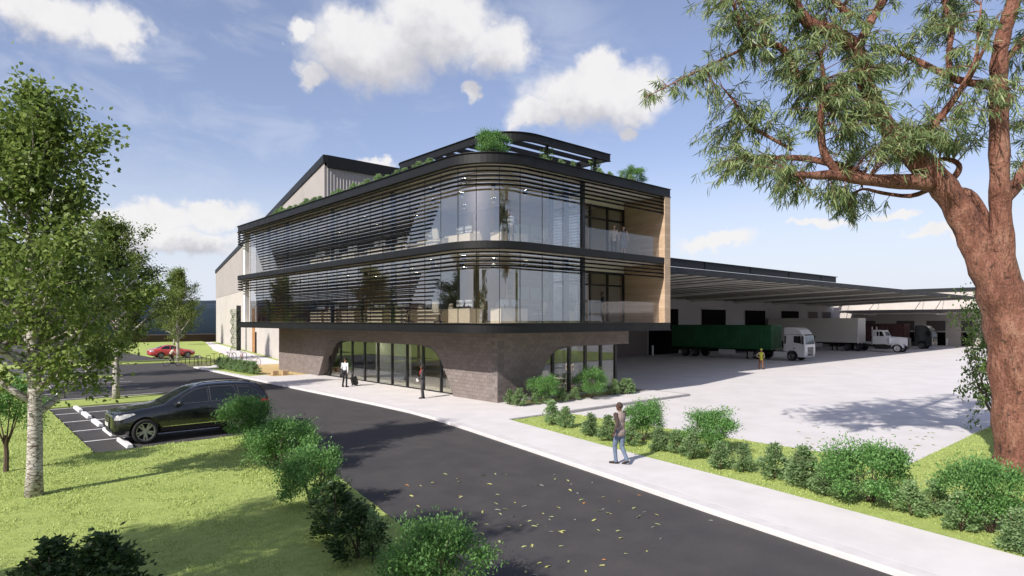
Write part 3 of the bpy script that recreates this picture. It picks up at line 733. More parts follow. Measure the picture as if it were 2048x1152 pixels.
while x < XC1 - .4:
    dpart(MB().add([(x - .07, 24.1, cz(24.1) + .148), (x + .07, 24.1, cz(24.1) + .148), (x + .07, 44.9, cz(44.9) + .148), (x - .07, 44.9, cz(44.9) + .148), (x - .07, 24.1, cz(24.1) + .075), (x + .07, 24.1, cz(24.1) + .075), (x + .07, 44.9, cz(44.9) + .075), (x - .07, 44.9, cz(44.9) + .075)],
        [(7, 6, 5, 4), (0, 4, 5, 1), (1, 5, 6, 2), (2, 6, 7, 3), (3, 7, 4, 0)]), 'rib', M_rib, cn)
    x += 2.3
# far wing closing the yard
fw = thing('storage_shed', 'low cream shed with its own awning closing the far end of the yard', 'building', (122, 5, 0))
def fpart(mb, name, m, parent=fw, **kw): return wpart(mb, name, m, parent, **kw)
XW = 122.0
fpart(MB().box((XW, -60, -.2), (XW + .3, 70, 9.0)), 'wall', M_precast)
fpart(MB().box((XW - .15, -60, 8.75), (XW - .01, 70, 9.35)), 'roof_edge', M_slate)
fpart(MB().add([(XW, -60, 9.2), (XW + 40, -60, 9.5), (XW + 40, 70, 9.5), (XW, 70, 9.2)], [(0, 1, 2, 3)]), 'roof', M_slate)
aw = fpart(MB().add([(XW - 5.5, -60, 5.55), (XW - .01, -60, 5.2), (XW - .01, 44, 5.2), (XW - 5.5, 44, 5.55)], [(0, 1, 2, 3)]), 'awning', M_soffit)
fpart(MB().box((XW - 5.65, -60, 5.35), (XW - 5.51, 44, 5.8)), 'awning_edge', mat('awning_edge', (.16, .15, .145), .6, var=.05), aw)
def yw(p): r = (p - 1024) / FPX; t = XW / (CS + SN * r); return t * (SN - CS * r), t
for p in (1700, 1760, 1850, 1890, 1990):
    y, t = yw(p); fpart(MB().tube([(XW - .1, y, 8.3), (XW - 5.45, y, 5.7)], .05, 6), 'tie_rod', M_brownpanel, aw)
for k in range(9):
    y = 40 - k * 10.5; fpart(MB().box((XW - 5.5, y - .1, 4.95), (XW - .02, y + .1, 5.18)), 'rafter', M_rafter, aw)
for a, b in ((1730, 1751), (1793, 1829), (1853, 1891), (1923, 1945), (1965, 2000), (2020, 2060)):
    ya, ta = yw(a); yb_, tb = yw(b); y0, y1 = min(ya, yb_), max(ya, yb_)
    d = fpart(MB().box((XW - .05, y0, -.09), (XW - .005, y1, 2.08)), 'door', M_dark)
    fpart(MB().box((XW - .06, y0, 2.3), (XW - .005, y1, 3.95)), 'wall_panel', M_brownpanel)
    for q in (y0 - .2, y1 + .2):
        bl = MB().tube([(0, 0, 0), (0, 0, 1.05)], .11, 10).sphere((0, 0, 1.05), .11, 10, 6)
# white bollards by the dock doors
M_boll = mat('bollard_white', (.80, .79, .78), .5, var=.03)
for p, y0, lab in ((1297, YW - .6, 'white bollard beside the dark dock door next to the brick panel'), (1851, 0, 'white bollard beside the far shed door behind the black truck'), (1896, 0, 'white bollard at the shed door nearest the leafy sapling')):
    if p < 1400: P = Vector((xw(p)[0], y0, ZR))
    else: P = Vector((XW - .7, yw(p)[0], ZR))
    o = MB().lathe([(0, 0), (.16, 0), (.16, .02), (.12, .03), (.12, 1.12), (.10, 1.17), (0, 1.2)], 16).build('bollard', M_boll, smooth=False, loc=P); tag(o, lab, 'bollard', 'bollards at the dock doors')
# ------------------------------------------------------------------ plants
M_birchleaf = leaf_mat('birch_leaf', (.10, .155, .030), (.235, .30, .080), .45)
M_eucleaf = leaf_mat('gum_leaf', (.085, .145, .055), (.28, .33, .14), .33, .42)
M_dome = leaf_mat('shrub_leaf', (.095, .23, .06), (.22, .40, .125), .42)
M_olive = leaf_mat('upright_shrub_leaf', (.17, .285, .115), (.36, .48, .235), .5)
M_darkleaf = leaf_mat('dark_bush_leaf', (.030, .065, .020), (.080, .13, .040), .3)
M_vine = leaf_mat('vine_leaf', (.075, .14, .03), (.15, .22, .06), .3)
M_twig = mat('twig_bark', (.12, .085, .06), .9, var=.2, vscale=20, bump=.3)

def birch_bark():
    m = bpy.data.materials.new('birch_bark'); m.use_nodes = True; t = NT(m.node_tree); b = t.n['Principled BSDF']
    tc = t.add('ShaderNodeTexCoord'); v = tc.outputs['Object']
    n1 = t.noise(t.vmath('MULTIPLY', v, (3, 3, 13)).outputs[0], 1.0, 5, .6, .6)
    vor = t.add('ShaderNodeTexVoronoi', feature='DISTANCE_TO_EDGE'); t.put(vor.inputs['Vector'], t.vmath('MULTIPLY', v, (4, 4, 11)).outputs[0]); vor.inputs['Scale'].default_value = 1.3; vor.inputs['Randomness'].default_value = 1
    crack = t.mrange(vor.outputs['Distance'], .09, .02)
    c = t.mix(t.mrange(n1, .42, .75), (.47, .44, .41, 1), (.27, .23, .20, 1))
    c = t.mix(t.mrange(n1, .62, .72), c, (.05, .04, .035, 1)); c = t.mix(t.math('MULTIPLY', crack, .8), c, (.085, .05, .035, 1))
    t.put(b.inputs['Base Color'], c); b.inputs['Roughness'].default_value = .85
    bp = t.add('ShaderNodeBump'); bp.inputs['Strength'].default_value = .6; bp.inputs['Distance'].default_value = .03
    t.put(bp.inputs['Height'], t.math('SUBTRACT', n1, crack)); t.l.new(bp.outputs[0], b.inputs['Normal']); return m
M_birchbark = birch_bark()
def gum_bark():
    m = bpy.data.materials.new('gum_bark'); m.use_nodes = True; t = NT(m.node_tree); b = t.n['Principled BSDF']
    tc = t.add('ShaderNodeTexCoord'); v = tc.outputs['Object']
    n1 = t.noise(t.vmath('MULTIPLY', v, (1, 1, .5)).outputs[0], 2.2, 7, .65, .7); n2 = t.noise(t.vmath('MULTIPLY', v, (1, 1, 2.4)).outputs[0], 9, 5, .6, .3)
    sp = t.noise(v, 5.5, 2, .5)
    n3 = t.noise(t.vmath('MULTIPLY', v, (6, 6, .9)).outputs[0], 3.2, 5, .65, .8)
    c = t.ramp(n1, [(.28, (.11, .047, .031)), (.46, (.235, .097, .066)), (.60, (.34, .165, .115)), (.76, (.44, .27, .195))])
    c = t.mix(t.math('MULTIPLY', t.mrange(n2, .55, .75), .2), c, (.14, .07, .045, 1))
    c = t.mix(t.math('MULTIPLY', t.mrange(n3, .50, .66), .75), c, (.075, .036, .026, 1))
    n4 = t.noise(v, 13, 6, .7, .4)
    c = t.mix(t.math('MULTIPLY', t.mrange(n4, .52, .68), .55), c, (.10, .05, .035, 1)); c = t.mix(t.math('MULTIPLY', t.mrange(n4, .44, .30), .45), c, (.50, .33, .25, 1))
    c = t.mix(t.math('MULTIPLY', t.mrange(sp, .64, .70), .85), c, (.075, .04, .03, 1))
    t.put(b.inputs['Base Color'], c); b.inputs['Roughness'].default_value = .7; b.inputs['Specular IOR Level'].default_value = .3
    bp = t.add('ShaderNodeBump'); bp.inputs['Strength'].default_value = 1.0; bp.inputs['Distance'].default_value = .12
    t.put(bp.inputs['Height'], t.math('ADD', t.math('ADD', t.math('MULTIPLY', n1, 1.6), t.math('MULTIPLY', n4, -.7)), t.math('MULTIPLY', n3, -.5))); t.l.new(bp.outputs[0], b.inputs['Normal']); return m
M_gumbark = gum_bark()

def leaf_mesh(name, C, D, L, W, m, rng, up=.5, fold=.12, six=False):
    """many little leaves as one mesh: C centres of the stalk ends, D directions, L lengths, W widths"""
    n = len(C); C = np.asarray(C, float); D = np.asarray(D, float); D /= np.linalg.norm(D, axis=1)[:, None] + 1e-9
    q = rng.normal(size=(n, 3)) + np.array([0, 0, up * 2]); S = np.cross(D, q); S /= np.linalg.norm(S, axis=1)[:, None] + 1e-9
    Nn = np.cross(S, D); L = np.broadcast_to(L, n)[:, None]; W = np.broadcast_to(W, n)[:, None]
    if six:
        V = np.stack([C, C + D * L * .3 + S * W * .5, C + D * L * .65 + S * W * .42 - Nn * L * .05, C + D * L - Nn * L * .14, C + D * L * .65 - S * W * .42 - Nn * L * .05, C + D * L * .3 - S * W * .5], 1); k = 6
    else:
        V = np.stack([C, C + D * L * .42 + S * W * .5 + Nn * L * fold, C + D * L, C + D * L * .42 - S * W * .5 + Nn * L * fold], 1); k = 4
    me = bpy.data.meshes.new(name); me.vertices.add(n * k); me.vertices.foreach_set('co', V.reshape(-1))
    me.loops.add(n * k); me.loops.foreach_set('vertex_index', np.arange(n * k, dtype=np.int32)); me.polygons.add(n)
    me.polygons.foreach_set('loop_start', np.arange(n, dtype=np.int32) * k); me.polygons.foreach_set('loop_total', np.full(n, k, dtype=np.int32))
    me.materials.append(m); me.update(calc_edges=True); return me

def rough_tube(mb, pts, rads, rng, n=8, amp=.0): mb.tube(pts, list(rads), n)
def bez(p0, p1, p2, n): return [p0 * (1 - t) ** 2 + p1 * 2 * t * (1 - t) + p2 * t * t for t in [i / n for i in range(n + 1)]]

def make_birch(seed, H=9.6, nleaf=27000, wid=1.0, ground=0):
    rng = np.random.default_rng(seed); r = random.Random(seed); tr = MB(); ph = r.uniform(0, 6)
    tp = [Vector((.10 * math.sin(z * .7 + ph) * z / 6, .10 * math.cos(z * .6 + ph) * z / 6, z)) for z in np.linspace(0, H * .96, 15)]
    tr.tube(tp, [.172 * (1 - .94 * (p.z / H)) ** .85 * (1.12 if p.z < .05 else 1) for p in tp], 14)
    C = []; D = []
    def at(z): i = min(13, int(z / (H * .96) * 14)); f = z / (H * .96) * 14 - i; return tp[i].lerp(tp[i + 1], min(1, f))
    nb = 30; twigs = []
    for k in range(nb):
        z = 1.9 + (H - 2.6) * (k / nb) ** .95; a = k * 2.399 + r.uniform(-.4, .4); u = (z - 1.9) / (H - 2.0)
        ln = (2.7 * (1 - u) ** .8 + .5) * r.uniform(.75, 1.2) * (.85 if k < 3 else 1); el = R(38 + 26 * u + r.uniform(-7, 7))
        p0 = at(z); d = Vector((math.cos(a) * wid, math.sin(a) * wid, 0)); p2 = p0 + d * ln * math.cos(el) + Vector((0, 0, ln * math.sin(el) * .95)); p1 = p0 + d * ln * .55 * math.cos(el * .75) + Vector((0, 0, ln * .28))
        path = bez(p0, p1, p2, 6); r0 = max(.02, .085 * (1 - u) + .012); tr.tube(path, [r0 * (1 - .85 * i / 6) for i in range(7)], 6)
        for j in range(int(9 * (1 - .35 * u))):
            f = r.uniform(.22, 1); q0 = path[min(5, int(f * 6))].lerp(path[min(6, int(f * 6) + 1)], f * 6 % 1)
            dd = (Vector((r.gauss(0, 1), r.gauss(0, 1), r.gauss(.45, .6))).normalized() + d * .5).normalized(); tl = r.uniform(.45, .95) * (1 - .3 * u)
            q2 = q0 + dd * tl; tr.tube([q0, q0.lerp(q2, .55) + Vector((0, 0, .05)), q2], [.012, .008, .003], 4, cap=False); twigs.append((q0, q2, u))
    for k in range(16):                     # shoots that break the outline
        z = r.uniform(H * .3, H * .85); a = r.uniform(0, 6.28); ln = (2.1 * (1 - z / H) + .9) * r.uniform(1.0, 1.35); q0 = at(z) + Vector((math.cos(a), math.sin(a), .5)) * ln * .55; q2 = at(z) + Vector((math.cos(a), math.sin(a), r.uniform(.5, .9))) * ln
        tr.tube([at(z), q0, q2], [.03, .015, .004], 5); twigs.append((q0, q2, .5)); twigs.append((q0.lerp(q2, .5), q2, .5))
    for k in range(26):                     # leader shoots
        z = r.uniform(H * .72, H * .96); q0 = at(z); a = r.uniform(0, 6.28); q2 = q0 + Vector((math.cos(a) * .5, math.sin(a) * .5, r.uniform(.2, .6))) * r.uniform(.6, 1.1); twigs.append((q0, q2, 1))
    per = nleaf // len(twigs)
    for q0, q2, u in twigs:
        m = max(6, int(per * r.uniform(.6, 1.4))); f = rng.uniform(.15, 1.05, m)[:, None]
        P = np.array(q0) * (1 - f) + np.array(q2) * f + rng.normal(size=(m, 3)) * (.115 + .09 * f); C.append(P)
        dv = rng.normal(size=(m, 3)) * .7 + (np.array(q2) - np.array(q0)) + np.array([0, 0, -.55]); D.append(dv)
    C = np.concatenate(C); D = np.concatenate(D); n = len(C)
    crown = leaf_mesh('crown', C, D, rng.uniform(.09, .15, n), rng.uniform(.065, .11, n), M_birchleaf, rng)
    return tr.mesh('trunk', M_birchbark, True), crown
birches = [make_birch(3, 9.6, 27000, .84), make_birch(8, 9.4, 27000, .9), make_birch(21, 9.2, 24000)]
def put_tree(name, meshes, loc, rz, s, label, cat='tree', group=None):
    t = thing(name, label, cat, loc, rz, group); t.scale = (s, s, s) if not isinstance(s, tuple) else s
    link('trunk', meshes[0], t); link('crown', meshes[1], t); return t
LZ = -.03
g = 'young birch trees of the car park'
put_tree('birch_tree', birches[0], px(68, 992, LZ), .3, 1.0, 'tall white-barked birch nearest the camera on the sunny front lawn', group=g)
put_tree('birch_tree', birches[1], px(232, 797, LZ), 2.2, 1.0, 'white-barked birch on the grass strip just behind the black car', group=g)
put_tree('birch_tree', birches[2], px(356, 722, LZ), 4.0, 1.0, 'birch with its trunk right in front of the red car', group=g)
put_tree('birch_tree', birches[1], px(348, 690, LZ), 1.0, .95, 'far birch whose thin trunk shows just beyond the red car', group=g)
put_tree('birch_tree', birches[2], Vector((5.5, 54.4, LZ)), .5, 1.0, 'birch on the second grass strip between the rows of parking bays', group=g)
put_tree('birch_tree', birches[0], Vector((8.0, 70.6, LZ)), 2.7, .95, 'birch on the third grass strip, left of the red car', group=g)
put_tree('birch_tree', birches[2], Vector((1.3, 44, LZ)), 1.9, 1.0, 'birch on the lawn edge left of the second row of parking bays', group=g)
# trees standing just outside the picture whose shade falls on the lawn and road
for i, (x, y, s) in enumerate(((-6.6, 10.6, 1.0), (-4.2, 8.3, .95), (-7.5, 6.4, 1.05), (-12.5, 21.5, 1.0))):
    put_tree('birch_tree', birches[i % 2], Vector((x, y, LZ)), i * 1.7, s, ['birch left of the frame shading the middle of the lawn', 'birch left of the frame shading the lawn by the road', 'birch left of the frame shading the near lawn corner', 'birch left of the frame behind the lawn'][i], group='birches shading the lawn from outside the picture')

# ---- the big gum tree, limbs laid out along the photo
GD = 16.5
def gp(x, y, dd=0.0): return pxd(x, y, GD + dd)
gum_base = px(2032, 952, LZ); gum_base = Vector((gp(2035, 952).x, gp(2035, 952).y, LZ))
def smooth(pts, n=5):
    out = []
    for i in range(len(pts) - 1):
        p0, p1, p2, p3 = pts[max(0, i - 1)], pts[i], pts[i + 1], pts[min(len(pts) - 1, i + 2)]
        for k in range(n):
            t = k / n; out.append(tuple(.5 * (2 * b + (c - a) * t + (2 * a - 5 * b + 4 * c - d) * t * t + (3 * b - a - 3 * c + d) * t ** 3) for a, b, c, d in zip(p0, p1, p2, p3)))
    return out + [tuple(pts[-1])]
limbs = [  # (x, y, depth offset, radius in px)
    [(2040, 985, 0, 62), (2038, 950, 0, 52), (2034, 850, 0, 46), (2026, 740, 0, 46), (2016, 650, 0, 46), (1994, 575, 0, 43), (1964, 520, .05, 35), (1938, 465, .1, 30), (1908, 405, .15, 28), (1866, 353, .2, 27), (1815, 305, .3, 24), (1765, 245, .4, 19), (1730, 170, .5, 17), (1710, 100, .5, 16), (1665, 65, .3, 14), (1612, 44, .1, 12), (1581, -10, 0, 9), (1560, -60, 0, 6)],
    [(2014, 640, 0, 38), (2010, 560, -.15, 27), (2003, 470, -.3, 22), (2000, 380, -.35, 20), (1999, 280, -.4, 19), (1997, 170, -.4, 18), (1998, 112, -.4, 16), (2010, 58, -.4, 15), (2030, 0, -.4, 14), (2050, -70, -.4, 10), (2040, -160, -.2, 6)],
    [(1862, 362, .2, 24), (1805, 364, .1, 17), (1732, 359, 0, 14), (1674, 350, -.1, 12), (1630, 351, -.3, 9), (1586, 348, -.5, 6)],
    [(1735, 358, 0, 10), (1690, 335, .3, 9), (1610, 317, .5, 7), (1545, 316, .6, 5), (1503, 314, .7, 3)],
    [(1676, 346, -.1, 9), (1650, 310, -.2, 9), (1642, 270, -.3, 8), (1643, 215, -.4, 7), (1648, 160, -.5, 5), (1640, 110, -.6, 3)],
    [(1720, 140, .5, 11), (1660, 190, .6, 10), (1620, 176, .5, 9.5), (1588, 141, .4, 9), (1567, 99, .3, 8), (1533, 88, .2, 7), (1499, 93, 0, 6), (1480, 53, -.2, 5), (1469, 12, -.3, 4), (1450, -40, -.3, 2)],
    [(1500, 92, 0, 4), (1465, 108, .2, 3.5), (1430, 126, .3, 3), (1367, 156, .5, 2), (1320, 180, .6, 1.2), (1290, 195, .7, .8)],
    [(1533, 86, .2, 5), (1515, 55, .5, 4), (1499, 40, .8, 3), (1470, -5, 1, 2)],
    [(1829, 301, .3, 10), (1853, 268, 0, 9), (1878, 238, -.2, 8), (1921, 180, -.4, 7), (1951, 122, -.6, 5), (1958, 60, -.7, 3), (1962, 10, -.8, 1.5)],
    [(1935, 165, -.5, 5), (1958, 118, -.9, 4), (1978, 75, -1.1, 3), (1996, 30, -1.2, 1.5)],
    [(1998, 172, -.4, 11), (1975, 170, -.1, 10), (1916, 160, .2, 8), (1853, 131, .5, 7), (1805, 108, .8, 5), (1766, 92, 1.1, 3)],
    [(1900, 156, .2, 6), (1897, 110, .4, 6), (1903, 60, .6, 6), (1893, 20, .6, 5), (1880, -20, .6, 4), (1870, -70, .6, 2)],
    [(1713, 100, .5, 12), (1728, 70, .6, 11), (1745, 35, .8, 10), (1772, -10, 1, 9), (1790, -80, 1.2, 5)],
    [(1980, 500, .2, 14), (1974, 457, .4, 12), (1962, 418, .5, 11), (1936, 386, .6, 10), (1912, 380, .8, 6)],
    [(1890, 372, .3, 8), (1912, 350, .5, 7), (1918, 330, .6, 6), (1895, 318, .7, 5), (1850, 322, .9, 4)],
    [(2008, 400, -.3, 14), (2030, 375, -.1, 13), (2050, 335, .2, 11), (2090, 270, .5, 8), (2130, 180, .7, 5)],
    [(1860, 378, .4, 6), (1820, 392, .8, 5), (1765, 386, 1.1, 4), (1725, 378, 1.3, 3), (1700, 395, 1.4, 1.5)],
    [(1585, 300, .5, 4), (1500, 250, .8, 3.5), (1470, 205, 1, 3), (1445, 175, 1.1, 1.5)],
    [(1690, 240, .4, 7), (1640, 205, .9, 5), (1600, 190, 1.2, 3)],
    [(1700, 30, .3, 8), (1650, -20, .6, 6), (1620, -90, .8, 3)],
    [(2010, 120, -.4, 8), (2070, 60, .1, 6), (2150, 10, .5, 3)], [(2045, -60, -.4, 7), (2000, -130, -.6, 4), (1950, -190, -.8, 2)], [(1785, -60, 1.2, 6), (1820, -130, 1.6, 3)]]
gum = thing('gum_tree', 'big leaning gum tree with reddish bark at the edge of the yard', 'tree', gum_base)
def loc_gum(p): return Vector(p) - gum_base
gt = MB(); nodes = []
def wob(x, y, k): return k * (math.sin(x * .013 + y * .02) + math.sin(y * .031 + 1.3))
for li, lb in enumerate(limbs):
    ctrl = [(*loc_gum(gp(x + (3 if li == 0 else 0), y, dd)), rp * (.90 if li == 0 else .88) / FPX * (GD + dd)) for x, y, dd, rp in lb]
    sm = smooth(ctrl, 4 if li < 2 else 3); pts = [Vector(q[:3]) for q in sm]; rad = [max(.006, q[3] * (1 + .06 * math.sin(i * 1.7 + li))) for i, q in enumerate(sm)]
    n = 22 if li == 0 else (16 if li == 1 else 9)
    o0 = len(gt.v); gt.tube(pts, rad, n)
    if li < 2:                            # flutes and swellings on the thick stems
        for vi in range(o0, len(gt.v)):
            i = (vi - o0) // n; k = (vi - o0) % n; c = pts[min(i, len(pts) - 1)]; v = Vector(gt.v[vi]); a = 2 * math.pi * k / n
            f = 1 + .05 * math.sin(3 * a + i * .35) + .035 * math.sin(5 * a - i * .5) + .02 * math.sin(9 * a + i * 1.3); gt.v[vi] = tuple(c + (v - c) * f)
    for p, rr_ in zip(pts, rad):
        if rr_ < .16 and p.z > 3.2: nodes.append((p, rr_))
rg2 = np.random.default_rng(5); rr2 = random.Random(9)
# foliage masses: (x, y, half width, half height, depth offset, sprays)
masses = [(1440, 20, 60, 40, -.3, 22), (1490, 60, 75, 50, 0, 34), (1560, 40, 70, 50, .4, 34), (1600, 110, 70, 60, .2, 44), (1540, 135, 60, 30, .2, 22), (1640, 60, 60, 60, .8, 34), (1700, 60, 60, 60, 0, 30),
          (1690, 170, 70, 60, 0, 50), (1640, 215, 60, 50, .2, 40), (1590, 235, 45, 40, .6, 24), (1740, 215, 70, 55, -.2, 46), (1800, 250, 60, 45, -.4, 40), (1850, 270, 70, 45, -.3, 40), (1760, 130, 60, 50, .6, 36), (1830, 90, 70, 60, .6, 34),
          (1770, 290, 60, 35, .7, 30), (1700, 290, 55, 40, .5, 30), (1480, 235, 75, 55, .9, 46), (1440, 290, 50, 25, 1, 22), (1510, 320, 80, 28, .6, 34), (1480, 345, 60, 25, .8, 24), (1560, 350, 60, 25, .2, 26), (1580, 380, 45, 22, -.2, 16),
          (1690, 395, 55, 20, 1.3, 24), (1700, 425, 35, 25, 1.4, 16), (1650, 380, 40, 20, 1, 14), (1400, 160, 50, 30, .4, 16), (1450, 130, 40, 22, .2, 12), (1300, 190, 22, 14, .7, 5), (1340, 178, 25, 18, .6, 7), (1900, 120, 60, 60, .3, 22), (1930, 220, 50, 40, -.2, 16),
          (1970, 60, 40, 50, -1, 12), (2010, 190, 35, 40, -1.2, 14), (2035, 240, 40, 60, .6, 22), (2050, 120, 40, 60, .4, 18), (1880, 40, 50, 40, .6, 20), (1920, 10, 50, 40, .8, 18), (1900, 270, 40, 30, .6, 16), (1960, 260, 40, 30, .8, 12),
          (1600, -30, 90, 50, .5, 40), (1720, -40, 90, 60, .8, 40), (1850, -60, 90, 60, .8, 36), (1500, -40, 70, 40, 0, 26), (1960, -80, 90, 60, 0, 30), (2080, -40, 80, 80, 0, 36), (2120, 150, 70, 90, .6, 36), (2140, 280, 60, 70, .5, 26), (1800, -140, 120, 60, .8, 36), (1980, -180, 110, 60, 0, 30), (2060, 330, 45, 40, .6, 14)]
LC = []; LD = []; LL2 = []
for mx, my, hw, hh, dd, ns in masses:
    for s_ in range(int(ns * 1.2)):
        x = mx + rr2.gauss(0, .55) * hw; y = my + rr2.gauss(0, .55) * hh; e = loc_gum(gp(x, y, dd + rr2.gauss(0, .75)))
        best = min(nodes, key=lambda q: (q[0] - e).length); b0 = best[0]
        if (b0 - e).length > 1.6 and rr2.random() < .3: continue
        midp = b0.lerp(e, .5) + Vector((rr2.gauss(0, .08), rr2.gauss(0, .08), .12 + rr2.gauss(0, .06))); pth = bez(b0, midp, e, 4)
        gt.tube(pth, [.013, .010, .008, .006, .003], 4, cap=False)
        m = rr2.randint(17, 27); f = rg2.uniform(.45, 1.02, m)
        dirv = np.array((e - b0).normalized())
        for q in f:
            i = min(3, int(q * 4)); p = pth[i].lerp(pth[i + 1], min(1, q * 4 - i)); LC.append(np.array(p) + rg2.normal(size=3) * .025)
            LD.append(rg2.normal(size=3) * .55 + dirv * .5 + np.array([0, 0, -.85])); LL2.append(rr2.uniform(.19, .36))
LL2 = np.array(LL2)
link('trunk', gt.mesh('trunk', M_gumbark, True), gum)
link('crown', leaf_mesh('crown', LC, LD, LL2, LL2 * .09, M_eucleaf, rg2, up=.2, six=True), gum)

# ---- shrubs
def make_dome(seed, n=10500, w=1.0, h=1.25, tufts=40, m=None, lf=(.045, .072)):
    """spreading shrub: forked stems under an uneven dome of fine foliage; about 1 m half width"""
    rng = np.random.default_rng(seed); r = random.Random(seed); st = MB(); C = []; D = []
    stems = []
    for k in range(5):
        a = k * 1.26 + r.uniform(-.3, .3); p = bez(Vector((.03 * math.cos(a), .03 * math.sin(a), 0)), Vector((.18 * math.cos(a), .18 * math.sin(a), .3)), Vector((.45 * w * math.cos(a), .45 * w * math.sin(a), .66 * h)), 4)
        st.tube(p, [.035, .028, .022, .016, .010], 5); stems.append(p[-1]); stems.append(p[2])
    for k in range(tufts):
        a = r.uniform(0, 6.283); u = r.random() ** .5; rad = w * .92 * u; z = h * (.55 + .38 * math.sqrt(max(0, 1 - u * u * .93)) + r.gauss(0, .085)); rad *= r.uniform(.85, 1.2)
        if k % 3 == 0: z *= r.uniform(.45, .7)
        c = Vector((rad * math.cos(a), rad * math.sin(a), z)); b0 = min(stems, key=lambda q: (q - c).length)
        st.tube([b0, b0.lerp(c, .5) + Vector((0, 0, .04)), c], [.010, .007, .003], 4, cap=False)
        mcount = int(n / tufts * r.uniform(.6, 1.4)); sz = r.uniform(.6, 1.35)
        P = np.array(c) + rng.normal(size=(mcount, 3)) * np.array([.165, .165, .095]) * sz; C.append(P)
        D.append(rng.normal(size=(mcount, 3)) * .8 + (P - np.array([0, 0, h * .5])) * .9)
    C = np.concatenate(C); D = np.concatenate(D); k = len(C)
    return st.mesh('stems', M_twig, True), leaf_mesh('foliage', C, D, rng.uniform(*lf, k) * 1.25, rng.uniform(*lf, k) * .62, m or M_dome, rng, up=.9)
def make_upright(seed, n=2300, m=None, w=.27, h=.95):
    """narrow upright shrub about 1 m tall"""
    rng = np.random.default_rng(seed); r = random.Random(seed); st = MB(); C = []; D = []
    for k in range(4):
        a = k * 1.57 + r.uniform(-.4, .4); st.tube(bez(Vector((0, 0, 0)), Vector((.04 * math.cos(a), .04 * math.sin(a), h * .4)), Vector((w * .55 * math.cos(a), w * .55 * math.sin(a), h * r.uniform(.75, .98))), 4), [.02, .016, .012, .008, .004], 5)
    for k in range(46):
        z = h * r.uniform(.16, 1.0); prof = math.sin(min(1, (z / h) * 1.05 + .12) * math.pi) ** .6; a = r.uniform(0, 6.283); rad = w * prof * r.uniform(.35, 1.1)
        c = np.array([rad * math.cos(a), rad * math.sin(a), z]); mm = int(n / 46 * r.uniform(.6, 1.4)); P = c + rng.normal(size=(mm, 3)) * np.array([.055, .055, .05]); C.append(P)
        D.append(rng.normal(size=(mm, 3)) * .6 + np.array([math.cos(a) * .8, math.sin(a) * .8, .6]))
    C = np.concatenate(C); D = np.concatenate(D); k = len(C)
    return st.mesh('stems', M_twig, True), leaf_mesh('foliage', C, D, rng.uniform(.05, .08, k), rng.uniform(.032, .052, k), m or M_olive, rng, up=.5)
domes = [make_dome(1), make_dome(2), make_dome(4, h=1.15)]
ups = [make_upright(11), make_upright(12, w=.31), make_upright(13, w=.24)]
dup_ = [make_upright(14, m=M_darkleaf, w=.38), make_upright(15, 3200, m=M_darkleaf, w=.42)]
rs = random.Random(4)
def put_shrub(name, meshes, loc, w, h, label, group, basew, baseh):
    t = thing(name, label, 'shrub', loc, rs.uniform(0, 6.28), group); t.scale = (w / basew, w / basew, h / baseh)
    link('stems', meshes[0], t); link('foliage', meshes[1], t); return t
def dome(x, yb, yt, wpx, label, group, i, z=LZ, loc=None):
    p = loc or px(x, yb, z); d = p.x * CS + p.y * SN; return put_shrub('spreading_shrub', domes[i % 3], p, wpx * .94 / FPX * d, (yb - yt) / FPX * d, label, group, 2.05, 1.27)
def upright(x, yb, yt, label, group, i, z=LZ, kind=None, wid=None):
    p = px(x, yb, z); d = p.x * CS + p.y * SN; h = (yb - yt) / FPX * d; return put_shrub('upright_shrub', (kind or ups)[i % len(kind or ups)], p, wid or min(h * .84, 1.0), h, label, group, .62, 1.0)
gl = 'bright green shrubs along the left road edge'
dome(500, 893, 803, 118, 'bright green spreading shrub hiding the rear wheel of the black car', gl, 0)
dome(566, 940, 850, 140, 'second bright green shrub of the lawn row, just before the one at the car', gl, 1)
dome(626, 1016, 896, 132, 'bright green shrub on a thin forked stem beside the asphalt', gl, 2)
dome(866, 1215, 1062, 214, 'bright green shrub cut by the bottom edge of the picture', gl, 1)
upright(540, 938, 895, 'small shrub under the second bright green shrub', gl, 1)
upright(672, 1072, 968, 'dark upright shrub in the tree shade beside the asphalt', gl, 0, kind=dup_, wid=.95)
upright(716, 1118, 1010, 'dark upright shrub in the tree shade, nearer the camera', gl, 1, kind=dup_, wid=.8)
upright(745, 1125, 1020, 'olive upright shrub half in shade at the lawn tip', gl, 2, wid=.4)
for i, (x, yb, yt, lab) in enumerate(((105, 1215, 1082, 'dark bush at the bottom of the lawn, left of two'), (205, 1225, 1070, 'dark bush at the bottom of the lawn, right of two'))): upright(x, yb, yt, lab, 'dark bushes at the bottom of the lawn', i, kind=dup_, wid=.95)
gv = 'shrubs of the verge between footpath and yard'
for i, (x, yb, yt, w, lab) in enumerate(((1286, 882, 810, 92, 'bright green spreading shrub right behind the walking person'), (1425, 908, 830, 122, 'bright green flat-topped shrub, second from the walking person'), (1742, 1005, 888, 176, 'wide bright green shrub in the middle of the verge'), (1980, 1066, 934, 172, 'bright green shrub at the foot of the big tree'))): dome(x, yb, yt, w, lab, gv, i)
vs_ = [(1103, 850, 803), (1131, 856, 814), (1182, 873, 827), (1217, 882, 833), (1263, 892, 850), (1318, 902, 854), (1352, 908, 862), (1386, 918, 866), (1441, 940, 884), (1488, 944, 890), (1549, 958, 888), (1607, 975, 892), (1648, 992, 932), (1700, 1005, 945), (1822, 1032, 962), (1872, 1030, 962), (1922, 1064, 985), (2036, 1105, 1018)]
for i, (x, yb, yt) in enumerate(vs_): upright(x, yb, yt, f'{ORD[i]} upright olive shrub of the verge row, counted from the office', gv, i)
gpz = 'shrubs of the planting bed under the office'
